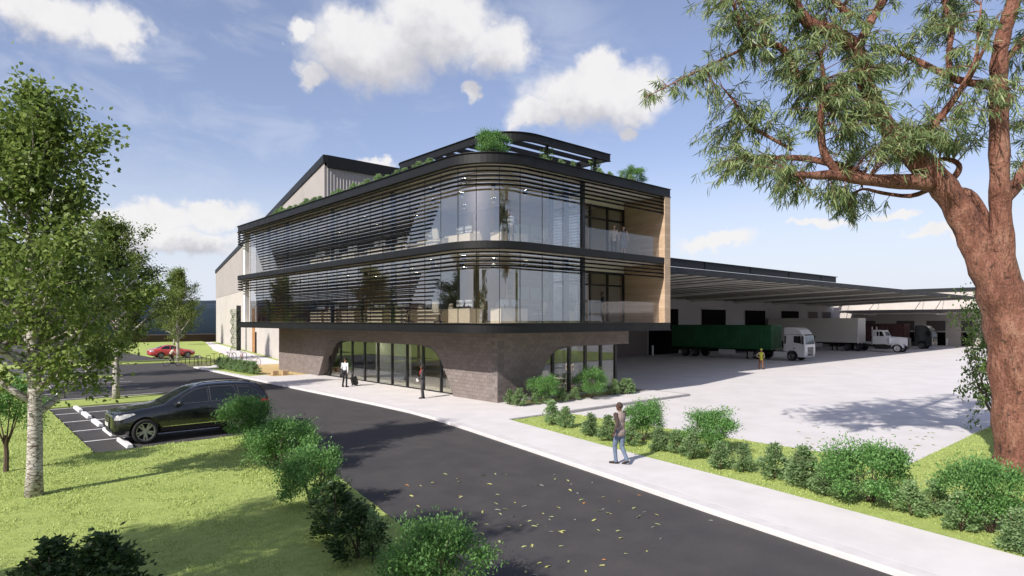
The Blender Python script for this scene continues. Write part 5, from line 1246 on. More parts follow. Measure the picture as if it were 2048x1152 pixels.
def cabover(name, lab, x, nosey, m, cont, glass=M_screen, grp=None):
    t = thing(name, lab, 'truck', (x, nosey, ZR), R(90), grp)
    prof = [(.08, .40), (.0, .75), (.0, 1.62), (.20, 2.62), (.30, 2.78), (.62, 3.22), (1.05, 3.42), (1.7, 3.46), (2.28, 3.40), (2.28, .95), (1.98, .95), (1.98, .62), (.7, .40)]
    mb = MB().extrude(prof, lambda p: (p[0], -1.22 + max(0, p[1] - 2.7) * .16, p[1]), lambda p: (p[0], 1.22 - max(0, p[1] - 2.7) * .16, p[1]))
    o = mb.build('cab', m, t, fix=True); b = o.modifiers.new('b', 'BEVEL'); b.width = .10; b.segments = 3; b.limit_method = 'ANGLE'; b.angle_limit = R(28)
    bake(o); cut = MB()
    for s in (-1, 1): cut.lathe([(0, s * .75), (.62, s * .75), (.62, s * 1.4), (0, s * 1.4)], 24, 'Y', (1.38, 0, .5))
    co = cut.build('cutter', m, t, fix=True); bo = o.modifiers.new('c', 'BOOLEAN'); bo.object = co; bo.solver = 'EXACT'; bake(o); bpy.data.objects.remove(co); sh = Shell(o)
    for s in (-1, 1):
        sh.patch([(.42, 1.80), (.50, 2.56), (1.18, 2.56), (1.18, 1.90), (.9, 1.86)], 'y', s, 'side_window', M_carglass, .008)
        sh.patch(rectp(1.98, 2.16, 1.75, 2.58), 'y', s, 'sleeper_panel', M_plastic, .008)
        for xx in (.30, 1.22): sh.patch(rectp(xx - .008, xx + .008, .9, 2.66), 'y', s, 'door_seam', M_plastic, .004)
        sh.patch(rectp(.2, 2.2, 2.70, 2.73), 'y', s, 'roof_seam', M_plastic, .004); sh.patch(rectp(1.02, 1.22, 1.28, 1.36), 'y', s, 'door_handle', M_plastic, .012)
        sh.patch([(s * .72, .78), (s * 1.05, .78), (s * 1.08, 1.0), (s * .76, .96)], 'x', -1, 'headlight', M_lampglass, .012)
        MB().box((.10, s * 1.28, 1.75), (.26, s * 1.50, 2.55)).tube([(.25, s * 1.1, 2.6), (.2, s * 1.4, 2.6)], .025, 6).build('side_mirror', M_plastic, t, bevel=.03)
        MB().box((1.92, s * 1.20, .35), (3.3, s * .78, .92)).build('side_skirt', m, t, bevel=.05)
    sh.patch([(-1.06, 1.72), (1.06, 1.72), (1.02, 2.55), (-1.02, 2.55)], 'x', -1, 'windscreen', glass, .010, cuts=5)
    sh.patch(rectp(-1.05, 1.05, 2.60, 2.70), 'x', -1, 'sun_visor', M_plastic, .06)
    g_ = sh.patch([(-.62, .55), (.62, .55), (.70, 1.42), (-.70, 1.42)], 'x', -1, 'grille', M_plastic, .012)
    for k in range(6): sh.patch(rectp(-.64, .64, .62 + k * .135, .65 + k * .135), 'x', -1, 'grille_bar', M_rim, .03, parent=g_)
    MB().box((2.0, -.42, .62), (5.6, -.30, .92)).box((2.0, .30, .62), (5.6, .42, .92)).build('chassis', M_chassis, t)
    for s in (-1, 1): wheel(t, 1.38, s * 1.04, .5, .32, s, M_rimdark, 0)
    box_wheelset(t, 5.0, 1.22)
    container(t, 3.55, 12.19, 1.05, 2.59, cont); trailer_gear(t, 3.55, 12.19, 1.05, (12.6, 13.9), 6.4)
    return t, sh
ta, sh = cabover('container_truck', 'white cab-over truck with a green corrugated container, nearest the office', 65.2, 27.45, M_truckwhite, M_green, grp='trucks backed up to the loading dock')
sh.patch([(-.22, 2.86), (-.10, 2.86), (.10, 3.06), (.22, 3.06), (.10, 2.98), (-.06, 2.92)], 'x', -1, 'emblem', mat('emblem_blue', (.05, .07, .15), .4), .01)
cabover('container_truck', 'black cab-over truck with a maroon container, farthest from the office', 105.8, 26.9, M_truckblack, M_maroon, glass=mat('pale_windscreen', (.24, .29, .31), .06, var=.3, vscale=2, spec=.8), grp='trucks backed up to the loading dock')
# long-nosed white tractor with a plain white box trailer
ct = thing('box_truck', 'long-nosed white tractor with a tall plain white box trailer', 'truck', (92.0, 26.0, ZR), R(90), 'trucks backed up to the loading dock')
prof = [(2.55, 1.0), (2.45, 1.95), (2.62, 2.05), (2.98, 2.78), (3.10, 2.86), (4.2, 2.88), (4.28, 2.8), (4.28, 1.0)]
o = MB().extrude(prof, lambda p: (p[0], -.98, p[1]), lambda p: (p[0], .98, p[1])).build('cab', M_truckwhite2, ct, fix=True); b = o.modifiers.new('b', 'BEVEL'); b.width = .06; b.segments = 3; b.limit_method = 'ANGLE'; bake(o); sh = Shell(o)
for s in (-1, 1):
    sh.patch([(2.86, 2.08), (3.10, 2.66), (3.42, 2.68), (3.42, 2.08)], 'y', s, 'side_window', M_carglass, .008); sh.patch(rectp(3.50, 3.75, 2.08, 2.68), 'y', s, 'side_window', M_carglass, .008)
    sh.patch(rectp(3.83, 4.2, 2.05, 2.7), 'y', s, 'sleeper_panel', M_truckwhite, .012)
sh.patch([(-.85, 2.12), (.85, 2.12), (.80, 2.68), (-.80, 2.68)], 'x', -1, 'windscreen', M_screen, .01)
hood = []
for x, w, z0, z1 in ((.28, .46, .95, 1.78), (.34, .54, .86, 1.86), (.9, .60, .86, 1.93), (1.7, .74, .9, 1.98), (2.6, .92, .95, 2.04)):
    hood += [(x, -w, z0), (x, w, z0), (x, w, z1 - .15), (x, w * .75, z1), (x, -w * .75, z1), (x, -w, z1 - .15)]
MB().add(hood, [(i * 6 + j, i * 6 + (j + 1) % 6, (i + 1) * 6 + (j + 1) % 6, (i + 1) * 6 + j) for i in range(4) for j in range(6)] + [(0, 5, 4, 3, 2, 1)]).build('hood', M_truckwhite2, ct, fix=True)
MB().box((.16, -.50, .82), (.275, .50, 1.88)).build('grille', M_plastic, ct, bevel=.03); MB().box((-.02, -1.18, .45), (.15, 1.18, .82)).build('bumper', M_plastic, ct, bevel=.05)
for s in (-1, 1):
    fd = [(1.3 + .68 * math.cos(a) * 1.05, .52 + .66 * math.sin(a)) for a in [R(170 - k * 16) for k in range(11)]]; vs = []
    for x, z in fd: vs += [(x, s * .60, z), (x, s * 1.18, z), (x, s * 1.18, z - .12)]
    MB().add(vs, [(3 * i + j, 3 * i + 3 + j, 3 * i + 4 + j, 3 * i + 1 + j) for i in range(len(fd) - 1) for j in (0, 1)]).build('fender', M_truckwhite2, ct, smooth=True)
    MB().lathe([(0, 1.15), (.18, 1.15), (.2, 1.2), (.2, 1.85), (.12, 1.93), (0, 1.93)], 16, c=(2.2, s * 1.02, 0)).build('air_cleaner', M_truckwhite2, ct, smooth=False)
    MB().sphere((.55, s * .78, 1.0), (.14, .12, .12), 10, 8).build('headlight', M_lampglass, ct, smooth=True)
    MB().box((2.3, s * .75, .40), (4.0, s * 1.12, .95)).build('fuel_tank', M_plastic, ct, bevel=.12); wheel(ct, 1.3, s * .96, .52, .30, s, M_rimwhite, 0, deep=.02)
    MB().tube([(4.35, s * .85, .9), (4.35, s * .85, 3.3)], .07, 10).build('exhaust_stack', M_rim, ct)
for x in (6.0, 7.35): box_wheelset(ct, x, 1.25, .52, True, M_rimdark)
MB().box((2.5, -.42, .66), (8.2, -.28, .96)).box((2.5, .28, .66), (8.2, .42, .96)).build('chassis', M_chassis, ct)
bt = MB().box((5.9, -1.27, 1.12), (18.4, 1.27, 4.42)).build('trailer_box', M_boxwhite, ct, bevel=.02)
MB().box((5.885, -1.29, 1.05), (6.02, -1.17, 4.45)).box((5.885, 1.17, 1.05), (6.02, 1.29, 4.45)).build('corner_post', M_truckwhite2, bt); MB().box((5.88, -1.285, 4.38), (18.42, 1.285, 4.46)).build('roof_rail', M_boxwhite, bt)
trailer_gear(ct, 5.9, 12.5, 1.1, (15.6, 16.95), 9.4)
# ------------------------------------------------------------------ people
def capsule(mb, p, q, r0, r1, n=10):
    p, q = Vector(p), Vector(q); mb.tube([p, q], [r0, r1], n); mb.sphere(p, r0, n, 6); mb.sphere(q, r1, n, 6)
STAND = dict(pelvis=(0, 0, .95), chest=(0, 0, 1.30), neck=(.0, 0, 1.48), head=(.025, 0, 1.635), sl=(0, .185, 1.425), sr=(0, -.185, 1.425), el=(-.03, .245, 1.14), er=(-.03, -.245, 1.14), wl=(.05, .26, .89), wr=(.05, -.26, .89),
             hl=(0, .09, .93), hr=(0, -.09, .93), kl=(.02, .10, .50), kr=(.02, -.10, .50), al=(-.03, .105, .085), ar=(-.03, -.105, .085))
def person(label, loc, rz, pose, mats, hair=None, vox=.013, top_long=False, short=False, dress=False, bulk=1.0, z=None, group=None, sleeves=True, look=0.0):
    """mats: skin, top, legs, shoes, (optional) sleeves"""
    J = {k: Vector(v) for k, v in {**STAND, **pose}.items()}; P = []   # primitives: (a, b, ra, rb, material)
    SK, TP, LG, SH, SL = 0, 1, 2, 3, 4
    b = bulk; up = (J['neck'] - J['pelvis']).normalized()
    def ell(c, r, m): P.append(('e', Vector(c), r, m))
    def cap(a, c, r0, r1, m): P.append(('c', Vector(a), Vector(c), r0, r1, m))
    mid = (J['pelvis'] + J['chest']) / 2
    ell(J['chest'], (.115 * b, .178 * b, .19), TP); ell(J['chest'] + Vector((0, 0, .08)), (.095, .185 * b, .09), TP); ell(mid, (.108 * b, .150 * b, .17), TP); ell(J['pelvis'] + Vector((-.015, 0, -.01)), (.118 * b, .160 * b, .125), TP if (top_long or dress) else LG)
    if top_long: ell(J['pelvis'] + Vector((0, 0, -.06)), (.128 * b, .172 * b, .12), TP)
    if dress:
        for s in 'lr': cap(J['h' + s], J['h' + s].lerp(J['k' + s], .85), .115, .11, TP)
    cap(J['chest'] + Vector((0, 0, .12)), J['neck'], .062, .055, TP); cap(J['neck'], J['head'] - Vector((.015, 0, .06)), .052, .05, SK)
    h = J['head']; ell(h, (.094, .076, .108), SK); ell(h + Vector((.028, 0, -.065)), (.062, .056, .056), SK); ell(h + Vector((-.012, 0, .03)), (.093, .079, .088), SK)
    cap(h + Vector((.088, 0, .01)), h + Vector((.108, 0, -.028)), .010, .015, SK)
    for s in (-1, 1): ell(h + Vector((-.005, s * .078, -.01)), (.020, .010, .030), SK); ell(h + Vector((.078, s * .03, .022)), (.016, .024, .010), SK)
    ell(h + Vector((.083, 0, -.062)), (.012, .024, .008), SK); ell(h + Vector((.080, 0, -.078)), (.012, .020, .008), SK)
    sm = SL if sleeves else SK
    for s, sy in (('l', 1), ('r', -1)):
        S, E, W = J['s' + s], J['e' + s], J['w' + s]; ell(S, (.062 * b, .062 * b, .065), SL if (sleeves or not dress) else SK)
        cap(S, E, .056 * b, .046 * b, SL if (sleeves or not dress) else SK); cap(E, W, .045 * b, .033, sm)
        d = (W - E).normalized(); side = d.cross(Vector((1, 0, 0) if abs(d.x) < .8 else (0, 0, 1))).normalized(); fw = side.cross(d).normalized()
        if fw.x < 0: fw = -fw
        side = Vector((0, sy, 0)) - d * d.y * sy; side.normalize(); fw = d.cross(side)
        if fw.x < 0: fw = -fw
        palm = W + d * .055; ell(W + d * .02, (.028, .028, .03), SK); cap(W + d * .03 + fw * .018, palm + d * .02 + fw * .022, .019, .017, SK); cap(W + d * .03 - fw * .016, palm + d * .02 - fw * .022, .019, .016, SK); cap(W + d * .03, palm + d * .022, .019, .018, SK)
        inn = -side
        for k, (o, L) in enumerate(((.030, .068), (.010, .078), (-.011, .072), (-.030, .056))):
            a0 = palm + d * .022 + fw * o; a1 = a0 + (d * .8 + inn * .25) * L * .5; a2 = a1 + (d * .55 + inn * .75) * L * .5; cap(a0, a1, .0095, .0088, SK); cap(a1, a2, .0088, .0075, SK)
        t0 = W + d * .032 + fw * .026; t1 = t0 + (fw * .75 + d * .65) * .034; cap(t0, t1, .0115, .010, SK); cap(t1, t1 + (d * .85 + inn * .35 + fw * .2) * .03, .010, .0085, SK)
        H, K, A = J['h' + s], J['k' + s], J['a' + s]; cap(H, K, .092 * b, .062 * b, SK if dress else LG); cap(K, A.lerp(K, .08), .060 * b, .043 if dress else .05, SK if dress else LG)
        if not dress: cap(A.lerp(K, .35), A, .054, .056, LG)
        fd = J.get('f' + s, None) or Vector((1, sy * .12, 0)); fd = Vector(fd).normalized(); hl_ = A + Vector((0, 0, -.045)) - fd * .045; toe = A + Vector((0, 0, -.052)) + fd * .175 + Vector((0, 0, J.get('tz' + s, Vector((0, 0, 0))).z))
        cap(A, A + Vector((0, 0, -.03)), .046, .042, SH); cap(hl_, hl_.lerp(toe, .55), .036, .040, SH); cap(hl_.lerp(toe, .5), toe, .040, .030, SH)
    mb = MB()
    for p in P:
        if p[0] == 'e': mb.sphere(p[1], p[2], 14, 10)
        else: capsule(mb, p[1], p[2], p[3], p[4])
    me = mb.mesh('person', mats); o = link('person', me)
    rm = o.modifiers.new('r', 'REMESH'); rm.mode = 'VOXEL'; rm.voxel_size = vox; rm.use_smooth_shade = True
    sm_ = o.modifiers.new('s', 'SMOOTH'); sm_.factor = .5; sm_.iterations = 2
    bake(o); me = o.data; n = len(me.polygons); c = np.zeros(n * 3); me.polygons.foreach_get('center', c); c = c.reshape(-1, 3); best = np.full(n, 9.0); idx = np.zeros(n, np.int32)
    for p in P:
        if p[0] == 'e':
            q = (c - np.array(p[1])) / np.array(p[2]); L = np.linalg.norm(q, axis=1); d = (L - 1) * min(p[2]); m = p[3]
        else:
            a, bb = np.array(p[1]), np.array(p[2]); ab = bb - a; t = np.clip(((c - a) @ ab) / (ab @ ab + 1e-9), 0, 1); d = np.linalg.norm(c - a - t[:, None] * ab, axis=1) - (p[3] + (p[4] - p[3]) * t); m = p[5]
        w = d < best; best[w] = d[w]; idx[w] = m
    me.materials.clear(); ml = list(mats) + ([mats[1]] if len(mats) < 5 else [])
    for m in ml: me.materials.append(m)
    me.polygons.foreach_set('material_index', idx); me.polygons.foreach_set('use_smooth', [True] * n); me.update()
    if not me.materials: pass
    o.location = loc; o.rotation_euler = (0, 0, rz)
    if z is not None: o.location.z = z
    tag(o, label, 'person', group)
    if hair:
        hm, style = hair; hb = MB(); bm = bmesh.new(); nv = []
        r = (.104, .089, .118) if style != 'afro' else (.125, .115, .135); cc = h + Vector((-.014, 0, .012)); hb.sphere(cc, r, 20, 14)
        hm_ = hb.mesh('hair', hm, True); bm.from_mesh(hm_)
        def gone(v):
            q = v.co - cc
            if style == 'short': return q.z < -.045 or (q.x > .03 and q.z < .035) or (q.x > -.01 and q.z < .0)
            if style == 'afro': return (q.x > .045 and q.z < .05) or q.z < -.085
            return (q.x > .03 and q.z < .04) or (q.z < -.105)
        bmesh.ops.delete(bm, geom=[v for v in bm.verts if gone(v)], context='VERTS'); bm.to_mesh(hm_); bm.free(); ho = link('hair', hm_, o)
        sd = ho.modifiers.new('t', 'SOLIDIFY'); sd.thickness = .012; sd.offset = -1
        if style == 'long':
            lb = MB()
            for k in range(9): a = R(100 + k * 20); lb.tube([h + Vector((.085 * math.cos(a), .08 * math.sin(a), .02)), h + Vector((.10 * math.cos(a) - .01, .10 * math.sin(a), -.12)), h + Vector((.09 * math.cos(a) - .02, .10 * math.sin(a), -.26))], [.03, .035, .012], 7)
            lb.build('hair', hm, o, smooth=True)
    eb = MB()
    for s in (-1, 1): eb.sphere(h + Vector((.0815, s * .031, .004)), (.010, .014, .008), 8, 6)
    eb.build('eyes', M_eye, o, smooth=True)
    return o
def cloth(name, c, rough=.85, var=.12, vs=9): return mat(name, c, rough, var=var, vscale=vs, bump=.25, bscale=30, spec=.2)
M_eye = mat('eye', (.03, .025, .02), .3)
SKd, SKl, SKm = mat('skin_dark', (.11, .055, .035), .55, var=.06), mat('skin_light', (.50, .31, .23), .55, var=.05), mat('skin_tan', (.34, .19, .13), .55, var=.05)
HRb, HRd = mat('hair_black', (.012, .010, .009), .6), mat('hair_brown', (.045, .026, .018), .6)
C_shoe, C_black, C_char, C_white = cloth('shoe_leather', (.030, .022, .020), .5), cloth('black_cloth', (.020, .020, .022)), cloth('charcoal_cloth', (.075, .075, .08)), cloth('white_shirt', (.62, .62, .64))
C_jean, C_taupe, C_dsl = cloth('blue_jeans', (.14, .18, .25)), cloth('taupe_jersey', (.31, .245, .225)), cloth('brown_sleeve', (.075, .055, .050))
C_red, C_vest, C_orange, C_beige, C_grey, C_khaki = cloth('red_scarf', (.45, .055, .06)), cloth('hi_vis_vest', (.50, .52, .06)), cloth('work_trousers', (.26, .12, .055), var=.25), cloth('beige_blazer', (.50, .40, .32)), cloth('grey_dress', (.22, .22, .23)), cloth('cream_top', (.55, .44, .36))
# walking on the footpath, seen from behind
w1 = person('person in taupe jersey and blue jeans walking along the footpath', px(1240, 928), R(88), dict(head=(.03, .0, 1.63), el=(-.13, .26, 1.17), wl=(-.05, .30, .92), er=(.09, -.24, 1.15), wr=(.22, -.17, .97), kl=(.14, .07, .51), al=(.10, .06, .085), kr=(.0, -.08, .49), ar=(-.20, -.06, .15), tzr=(0, 0, -.09), fl=(.85, .5, 0)),
            [SKd, C_taupe, C_jean, C_shoe, C_dsl], (mat('hair_close', (.045, .025, .02), .8), 'short'), vox=.009, top_long=True, bulk=1.12)
w2 = person('person in white shirt and black trousers pulling a suitcase', px(690, 774), R(28), dict(er=(-.10, -.28, 1.15), wr=(-.20, -.33, .92), el=(.02, .26, 1.15), wl=(.20, .22, 1.02), kl=(.03, .12, .50), al=(-.02, .15, .085), ar=(-.04, -.13, .085)), [SKm, C_white, C_black, C_shoe], (HRd, 'short'), vox=.010)
bag = MB(); bag.box((-.16, -.05, -.18), (.16, .05, .12)); bg_ = bag.build('jacket', C_char, w2, bevel=.04, loc=(.16, .28, .93))
w3 = person('person in charcoal suit with a red scarf standing before the entrance', px(845, 797), R(140), dict(er=(.0, -.27, 1.16), wr=(.12, -.20, .95), el=(.02, .27, 1.16), wl=(.20, .16, 1.04), kl=(.03, .08, .50), kr=(0, -.07, .50), al=(.0, .08, .085), ar=(-.05, -.08, .085)), [SKd, C_char, C_char, C_shoe], (HRb, 'afro'), vox=.010, top_long=True)
MB().tube([(.03, -.07, 1.50), (.075, -.02, 1.47), (.115, .02, 1.38), (.125, .03, 1.24)], [.035, .04, .04, .03], 8).tube([(.03, .07, 1.50), (.08, .03, 1.46), (.118, .01, 1.36), (.125, .0, 1.22)], [.035, .04, .04, .03], 8).build('scarf', C_red, w3, smooth=True)
MB().box((-.05, -.004, -.08), (.06, .004, .08)).build('paper', mat('paper_white', (.75, .75, .74), .8), w3, loc=(.24, .15, .98))
w4 = person('worker in yellow vest and helmet standing hands on hips in the yard', px(1522, 739, ZR), R(235), dict(el=(-.10, .36, 1.17), wl=(.08, .22, 1.02), er=(-.10, -.36, 1.17), wr=(.08, -.22, 1.02), kl=(.02, .13, .5), al=(-.02, .17, .085), kr=(.02, -.13, .5), ar=(-.02, -.17, .085)), [SKm, C_vest, C_orange, C_shoe, cloth('work_shirt', (.42, .33, .25))], vox=.012, top_long=True)
MB().lathe([(.150, 1.66), (.118, 1.675), (.112, 1.72), (.085, 1.77), (.04, 1.795), (0, 1.80)], 18, c=(.02, 0, 0)).build('helmet', mat('helmet_yellow', (.55, .52, .05), .35), w4, smooth=True)
gi = 'people inside the office'
def inside(lab, x, y, z, rz, pose, mats, hair, **kw): return person(lab, Vector((x, y, z)), rz, pose, mats, hair, vox=.014, group=gi, **kw)
inside('person in beige blazer standing on the upper balcony', 27.75, 22.55, Z1t - .01, R(228), {}, [SKl, C_beige, C_black, C_shoe], (HRb, 'short'), top_long=True)
inside('person in grey dress standing on the upper balcony', 28.55, 22.5, Z1t - .01, R(226), dict(kl=(.02, .07, .5), kr=(.02, -.07, .5), al=(-.02, .07, .085), ar=(-.02, -.07, .085)), [SKl, C_grey, C_grey, C_black], (HRb, 'long'), dress=True, sleeves=False, bulk=.9)
inside('person in dark suit standing at the curved upper window', 20.35, 22.95, Z1t - .01, R(228), dict(wl=(.14, .06, .98), wr=(.14, -.06, .98)), [SKm, C_white, C_black, C_shoe, C_char], (HRb, 'short'))
inside('dark figure with one arm out on the lower balcony', 27.3, 23.0, Z0t - .01, R(140), dict(el=(.12, .24, 1.16), wl=(.36, .20, 1.16)), [SKd, C_black, C_black, C_black], (HRb, 'short'))
inside('dark figure behind the lower louvres near the left end', 19.2, 43.0, Z0t - .01, R(200), {}, [SKd, C_black, C_black, C_shoe], (HRb, 'short'))
inside('dark figure behind the lower louvres near the desks', 19.3, 36.0, Z0t - .01, R(160), dict(wl=(.2, .2, 1.0)), [SKm, C_char, C_black, C_shoe], (HRb, 'short'))
inside('person in white shirt seen through the lobby glass', 22.2, 31.2, .0, R(180), {}, [SKl, C_white, C_char, C_shoe], (HRd, 'short'))
inside('person in pale top behind the ground-floor side window', 27.3, 25.5, .0, R(225), dict(wl=(.2, .05, 1.12), wr=(.2, -.05, 1.12)), [SKl, C_khaki, C_beige, C_shoe], (HRd, 'long'), bulk=.92)
# ------------------------------------------------------------------ small things
M_steel = mat('rack_steel', (.035, .036, .04), .45, metal=.3, var=.1)
M_stop = mat('wheel_stop_concrete', (.72, .71, .70), .8, var=.06, vscale=6, bump=.2)
# suitcase
sc_ = thing('suitcase', 'small black wheeled suitcase pulled behind the person in white shirt', 'suitcase', px(711, 771), R(28))
o = MB().box((-.12, -.19, .06), (.12, .19, .60)).build('shell', mat('suitcase_black', (.035, .033, .034), .5, bump=.2), sc_, bevel=.04)
for k in range(4): MB().box((-.128, -.15 + k * .09, .10), (-.121, -.12 + k * .09, .56)).build('rib', C_black, o)
MB().tube([(-.06, -.10, .58), (-.06, -.10, 1.0), (-.06, .10, 1.0), (-.06, .10, .58)], .010, 6).build('handle', M_chrome, sc_)
for s in (-1, 1): MB().lathe([(0, s * .20), (.045, s * .20), (.045, s * .165), (0, s * .165)], 14, 'Y', (-.08, 0, .045)).build('wheel', M_tyre, sc_)
sc_.rotation_euler = (0, R(-24), R(28))
sc_.location.z = .02
# concrete wheel stops
def stop(x, y, lab, L=1.75):
    prof = [(-.10, 0), (.10, 0), (.075, .12), (-.075, .12)]
    t = MB().extrude(prof, lambda p: (p[0], -L / 2, p[1]), lambda p: (p[0], L / 2, p[1])).build('wheel_stop', M_stop, None, fix=True, bevel=.012, loc=(x, y, ZR + .003)); tag(t, lab, 'wheel stop', 'white concrete wheel stops'); return t
ys_ = [24.45, 27.25, 29.95, 32.7, 35.2]
for i, y in enumerate(ys_): stop(4.27, y + .02, 'white wheel stop against the front tyre of the black car' if i == 0 else f'{ORD[i]} white wheel stop of the near row, counted from the black car')
for i, y in enumerate((42.1, 45.0, 47.8, 50.6)): stop(4.27, y, f'{ORD[i]} white wheel stop of the second row, counted from the near grass strip')
stop(20.75, 77.3, 'white wheel stop before the nose of the red car')
# bicycles: wheels, frame, fork, bars, saddle
def bicycle(lab, loc, rz, fm, grp, lean=0.0):
    t = thing('bicycle', lab, 'bicycle', loc, rz, grp); t.rotation_euler[0] = lean; r = .34; A, B = (-.52, r), (.53, r)
    for x, z in (A, B):
        w = MB().lathe([(r + .018 * math.cos(a), .018 * math.sin(a)) for a in [k * math.pi / 3 for k in range(6)]], 28, 'Y', (x, 0, z), closed=True).build('wheel', M_tyre, t, smooth=True)
        sp = MB()
        for k in range(12): a = k * math.pi / 6; sp.tube([(x, .02 if k % 2 else -.02, z), (x + r * math.cos(a), 0, z + r * math.sin(a))], .0025, 3, cap=False)
        sp.build('spokes', M_chrome, w)
    bb, st_, hd = (-.08, 0, .29), (-.22, 0, .78), (.36, 0, .76)
    MB().tube([bb, st_], .016, 6).tube([bb, (.39, 0, .66)], .018, 6).tube([(-.21, 0, .74), hd], .016, 6).tube([(A[0], 0, A[1]), bb], .011, 5).tube([(A[0], 0, A[1]), (-.20, 0, .70)], .010, 5).build('frame', fm, t)
    MB().tube([(.35, 0, .84), (.41, 0, .62), (B[0], 0, B[1])], [.014, .016, .010], 6).build('fork', fm, t)
    MB().tube([(.30, -.27, .98), (.40, -.14, .96), (.36, 0, .95), (.40, .14, .96), (.30, .27, .98)], .013, 6).tube([(.36, 0, .84), (.36, 0, .95)], .013, 6).build('handlebar', M_plastic, t)
    MB().tube([(-.22, 0, .78), (-.245, 0, .92)], .012, 6).sphere((-.26, 0, .945), (.13, .07, .03), 10, 6).build('saddle', M_plastic, t)
    MB().lathe([(0, -.03), (.09, -.03), (.09, -.024), (0, -.024)], 16, 'Y', (bb[0], 0, bb[2])).tube([(bb[0], -.05, bb[2]), (bb[0] + .12, -.06, bb[2] - .12)], .010, 5).tube([(bb[0], .05, bb[2]), (bb[0] - .12, .06, bb[2] + .12)], .010, 5).build('crank', M_chassis, t)
    return t
M_bw, M_br, M_bk = paint('white_bike_paint', (.62, .62, .62), .4), paint('orange_bike_paint', (.42, .12, .06), .4), paint('dark_bike_paint', (.02, .02, .022), .4)
bl = (px(331, 733, ZR) + px(358.5, 731, ZR)) / 2
bl = Vector((bl.x, bl.y, ZR)); brz = R(14)
bicycle('white bicycle being ridden past the cycle stands', bl, brz, M_bw, None)
rid = person('cyclist in pale top and dark trousers riding the white bicycle', bl, brz, dict(pelvis=(-.26, 0, 1.02), chest=(-.04, 0, 1.30), neck=(.05, 0, 1.46), head=(.12, 0, 1.60), sl=(.0, .18, 1.40), sr=(.0, -.18, 1.40), el=(.18, .26, 1.18), er=(.18, -.26, 1.18), wl=(.30, .25, 1.03), wr=(.30, -.25, 1.03),
             hl=(-.24, .09, 1.0), hr=(-.24, -.09, 1.0), kl=(.12, .11, .86), kr=(.02, -.11, .62), al=(-.14, .13, .52), ar=(-.02, -.13, .27)), [SKl, C_khaki, cloth('brown_trousers', (.055, .035, .03)), C_shoe], (HRd, 'short'), vox=.012)
# cycle stands (hoops)
gh_ = 'bent steel cycle stands'
hoops = [(375, 728), (393, 731.5), (399, 730), (417, 729), (443, 724), (462, 723), (468, 722), (489, 722)]
for i, (x, y) in enumerate(hoops):
    p = px(x, y, ZR if i < 3 else 0)
    t = MB().tube([(0, -.32, 0), (0, -.32, .62), (0, -.26, .76), (0, -.12, .84), (0, .12, .84), (0, .26, .76), (0, .32, .62), (0, .32, 0)], .028, 8).build('cycle_stand', M_steel, None, smooth=True, loc=p); t.rotation_euler[2] = R(20); tag(t, f'{ORD[i]} bent steel cycle stand, counted from the rider', 'cycle stand', gh_)
for lab, (x, y), fm, a in (('orange bicycle at the cycle stands nearest the rider', (428, 728), M_br, 75), ('dark bicycle parked behind the low hedge', (456, 724), M_bk, 60), ('orange bicycle parked behind the hedge nearest the building', (483, 723), M_br, 62), ('pale bicycle parked at the hedge end', (508, 733), M_bw, 30)): bicycle(lab, px(x, y, 0), R(a), fm, 'bicycles at the cycle stands')
# low timber seat blocks at the edge of the gold court
M_block = wood_mat('seat_timber', (.50, .36, .22), (.34, .23, .13), sz=.3, lx=.8)
for i, (x, y) in enumerate(((17.75, 46.5), (18.35, 46.15))):
    t = MB().box((-.22, -.22, 0), (.22, .22, .34)).build('seat_block', M_block, None, bevel=.02, loc=(x, y, -.01)); tag(t, ['pale timber seat block beside the end of the hedge', 'pale timber seat block on the gold court, nearer the office'][i], 'seat', 'timber seat blocks')
# ---- office furniture
M_desk = mat('desk_laminate', (.66, .56, .40), .5, var=.05); M_mesh = mat('chair_shell', (.52, .47, .36), .7, var=.1); M_mon = mat('monitor_black', (.015, .015, .017), .3); M_scr = mat('monitor_back', (.55, .56, .55), .5); M_cwhite = mat('white_shell', (.76, .76, .75), .4)
def make_desk(m=M_desk):
    t = thing('desk', '', 'desk')
    MB().box((-.9, -.4, .71), (.9, .4, .74)).build('desk_top', m, t); MB().box((-.9, -.40, .02), (.9, -.375, .705)).build('front_panel', m, t)
    for s in (-1, 1): MB().box((s * .9, -.37, .0), (s * .875, .4, .705)).build('end_panel', m, t)
    return t
def make_chair(m=M_mesh):
    t = thing('office_chair', '', 'chair')
    MB().box((-.24, -.24, .44), (.24, .24, .51)).build('seat', m, t, bevel=.04); MB().add([(-.22, .22, .56), (.22, .22, .56), (.24, .27, .80), (.18, .31, 1.08), (-.18, .31, 1.08), (-.24, .27, .80), (-.22, .27, .56), (.22, .27, .56), (.24, .32, .80), (.18, .35, 1.08), (-.18, .35, 1.08), (-.24, .32, .80)],
        [(0, 1, 2, 5), (5, 2, 3, 4), (7, 6, 11, 8), (8, 11, 10, 9), (0, 5, 11, 6), (5, 4, 10, 11), (1, 7, 8, 2), (2, 8, 9, 3), (4, 3, 9, 10), (0, 6, 7, 1)]).build('backrest', m, t, fix=True)
    b = MB().tube([(0, 0, .10), (0, 0, .45)], .03, 8)
    for k in range(5): a = k * 1.2566; b.tube([(0, 0, .11), (.30 * math.cos(a), .30 * math.sin(a), .06)], [.025, .016], 5).sphere((.30 * math.cos(a), .30 * math.sin(a), .03), .03, 6, 5)
    b.build('base', M_plastic, t)
    for s in (-1, 1): MB().tube([(s * .24, .1, .47), (s * .29, .1, .66), (s * .29, -.14, .68)], .016, 5).build('armrest', M_plastic, t)
    return t
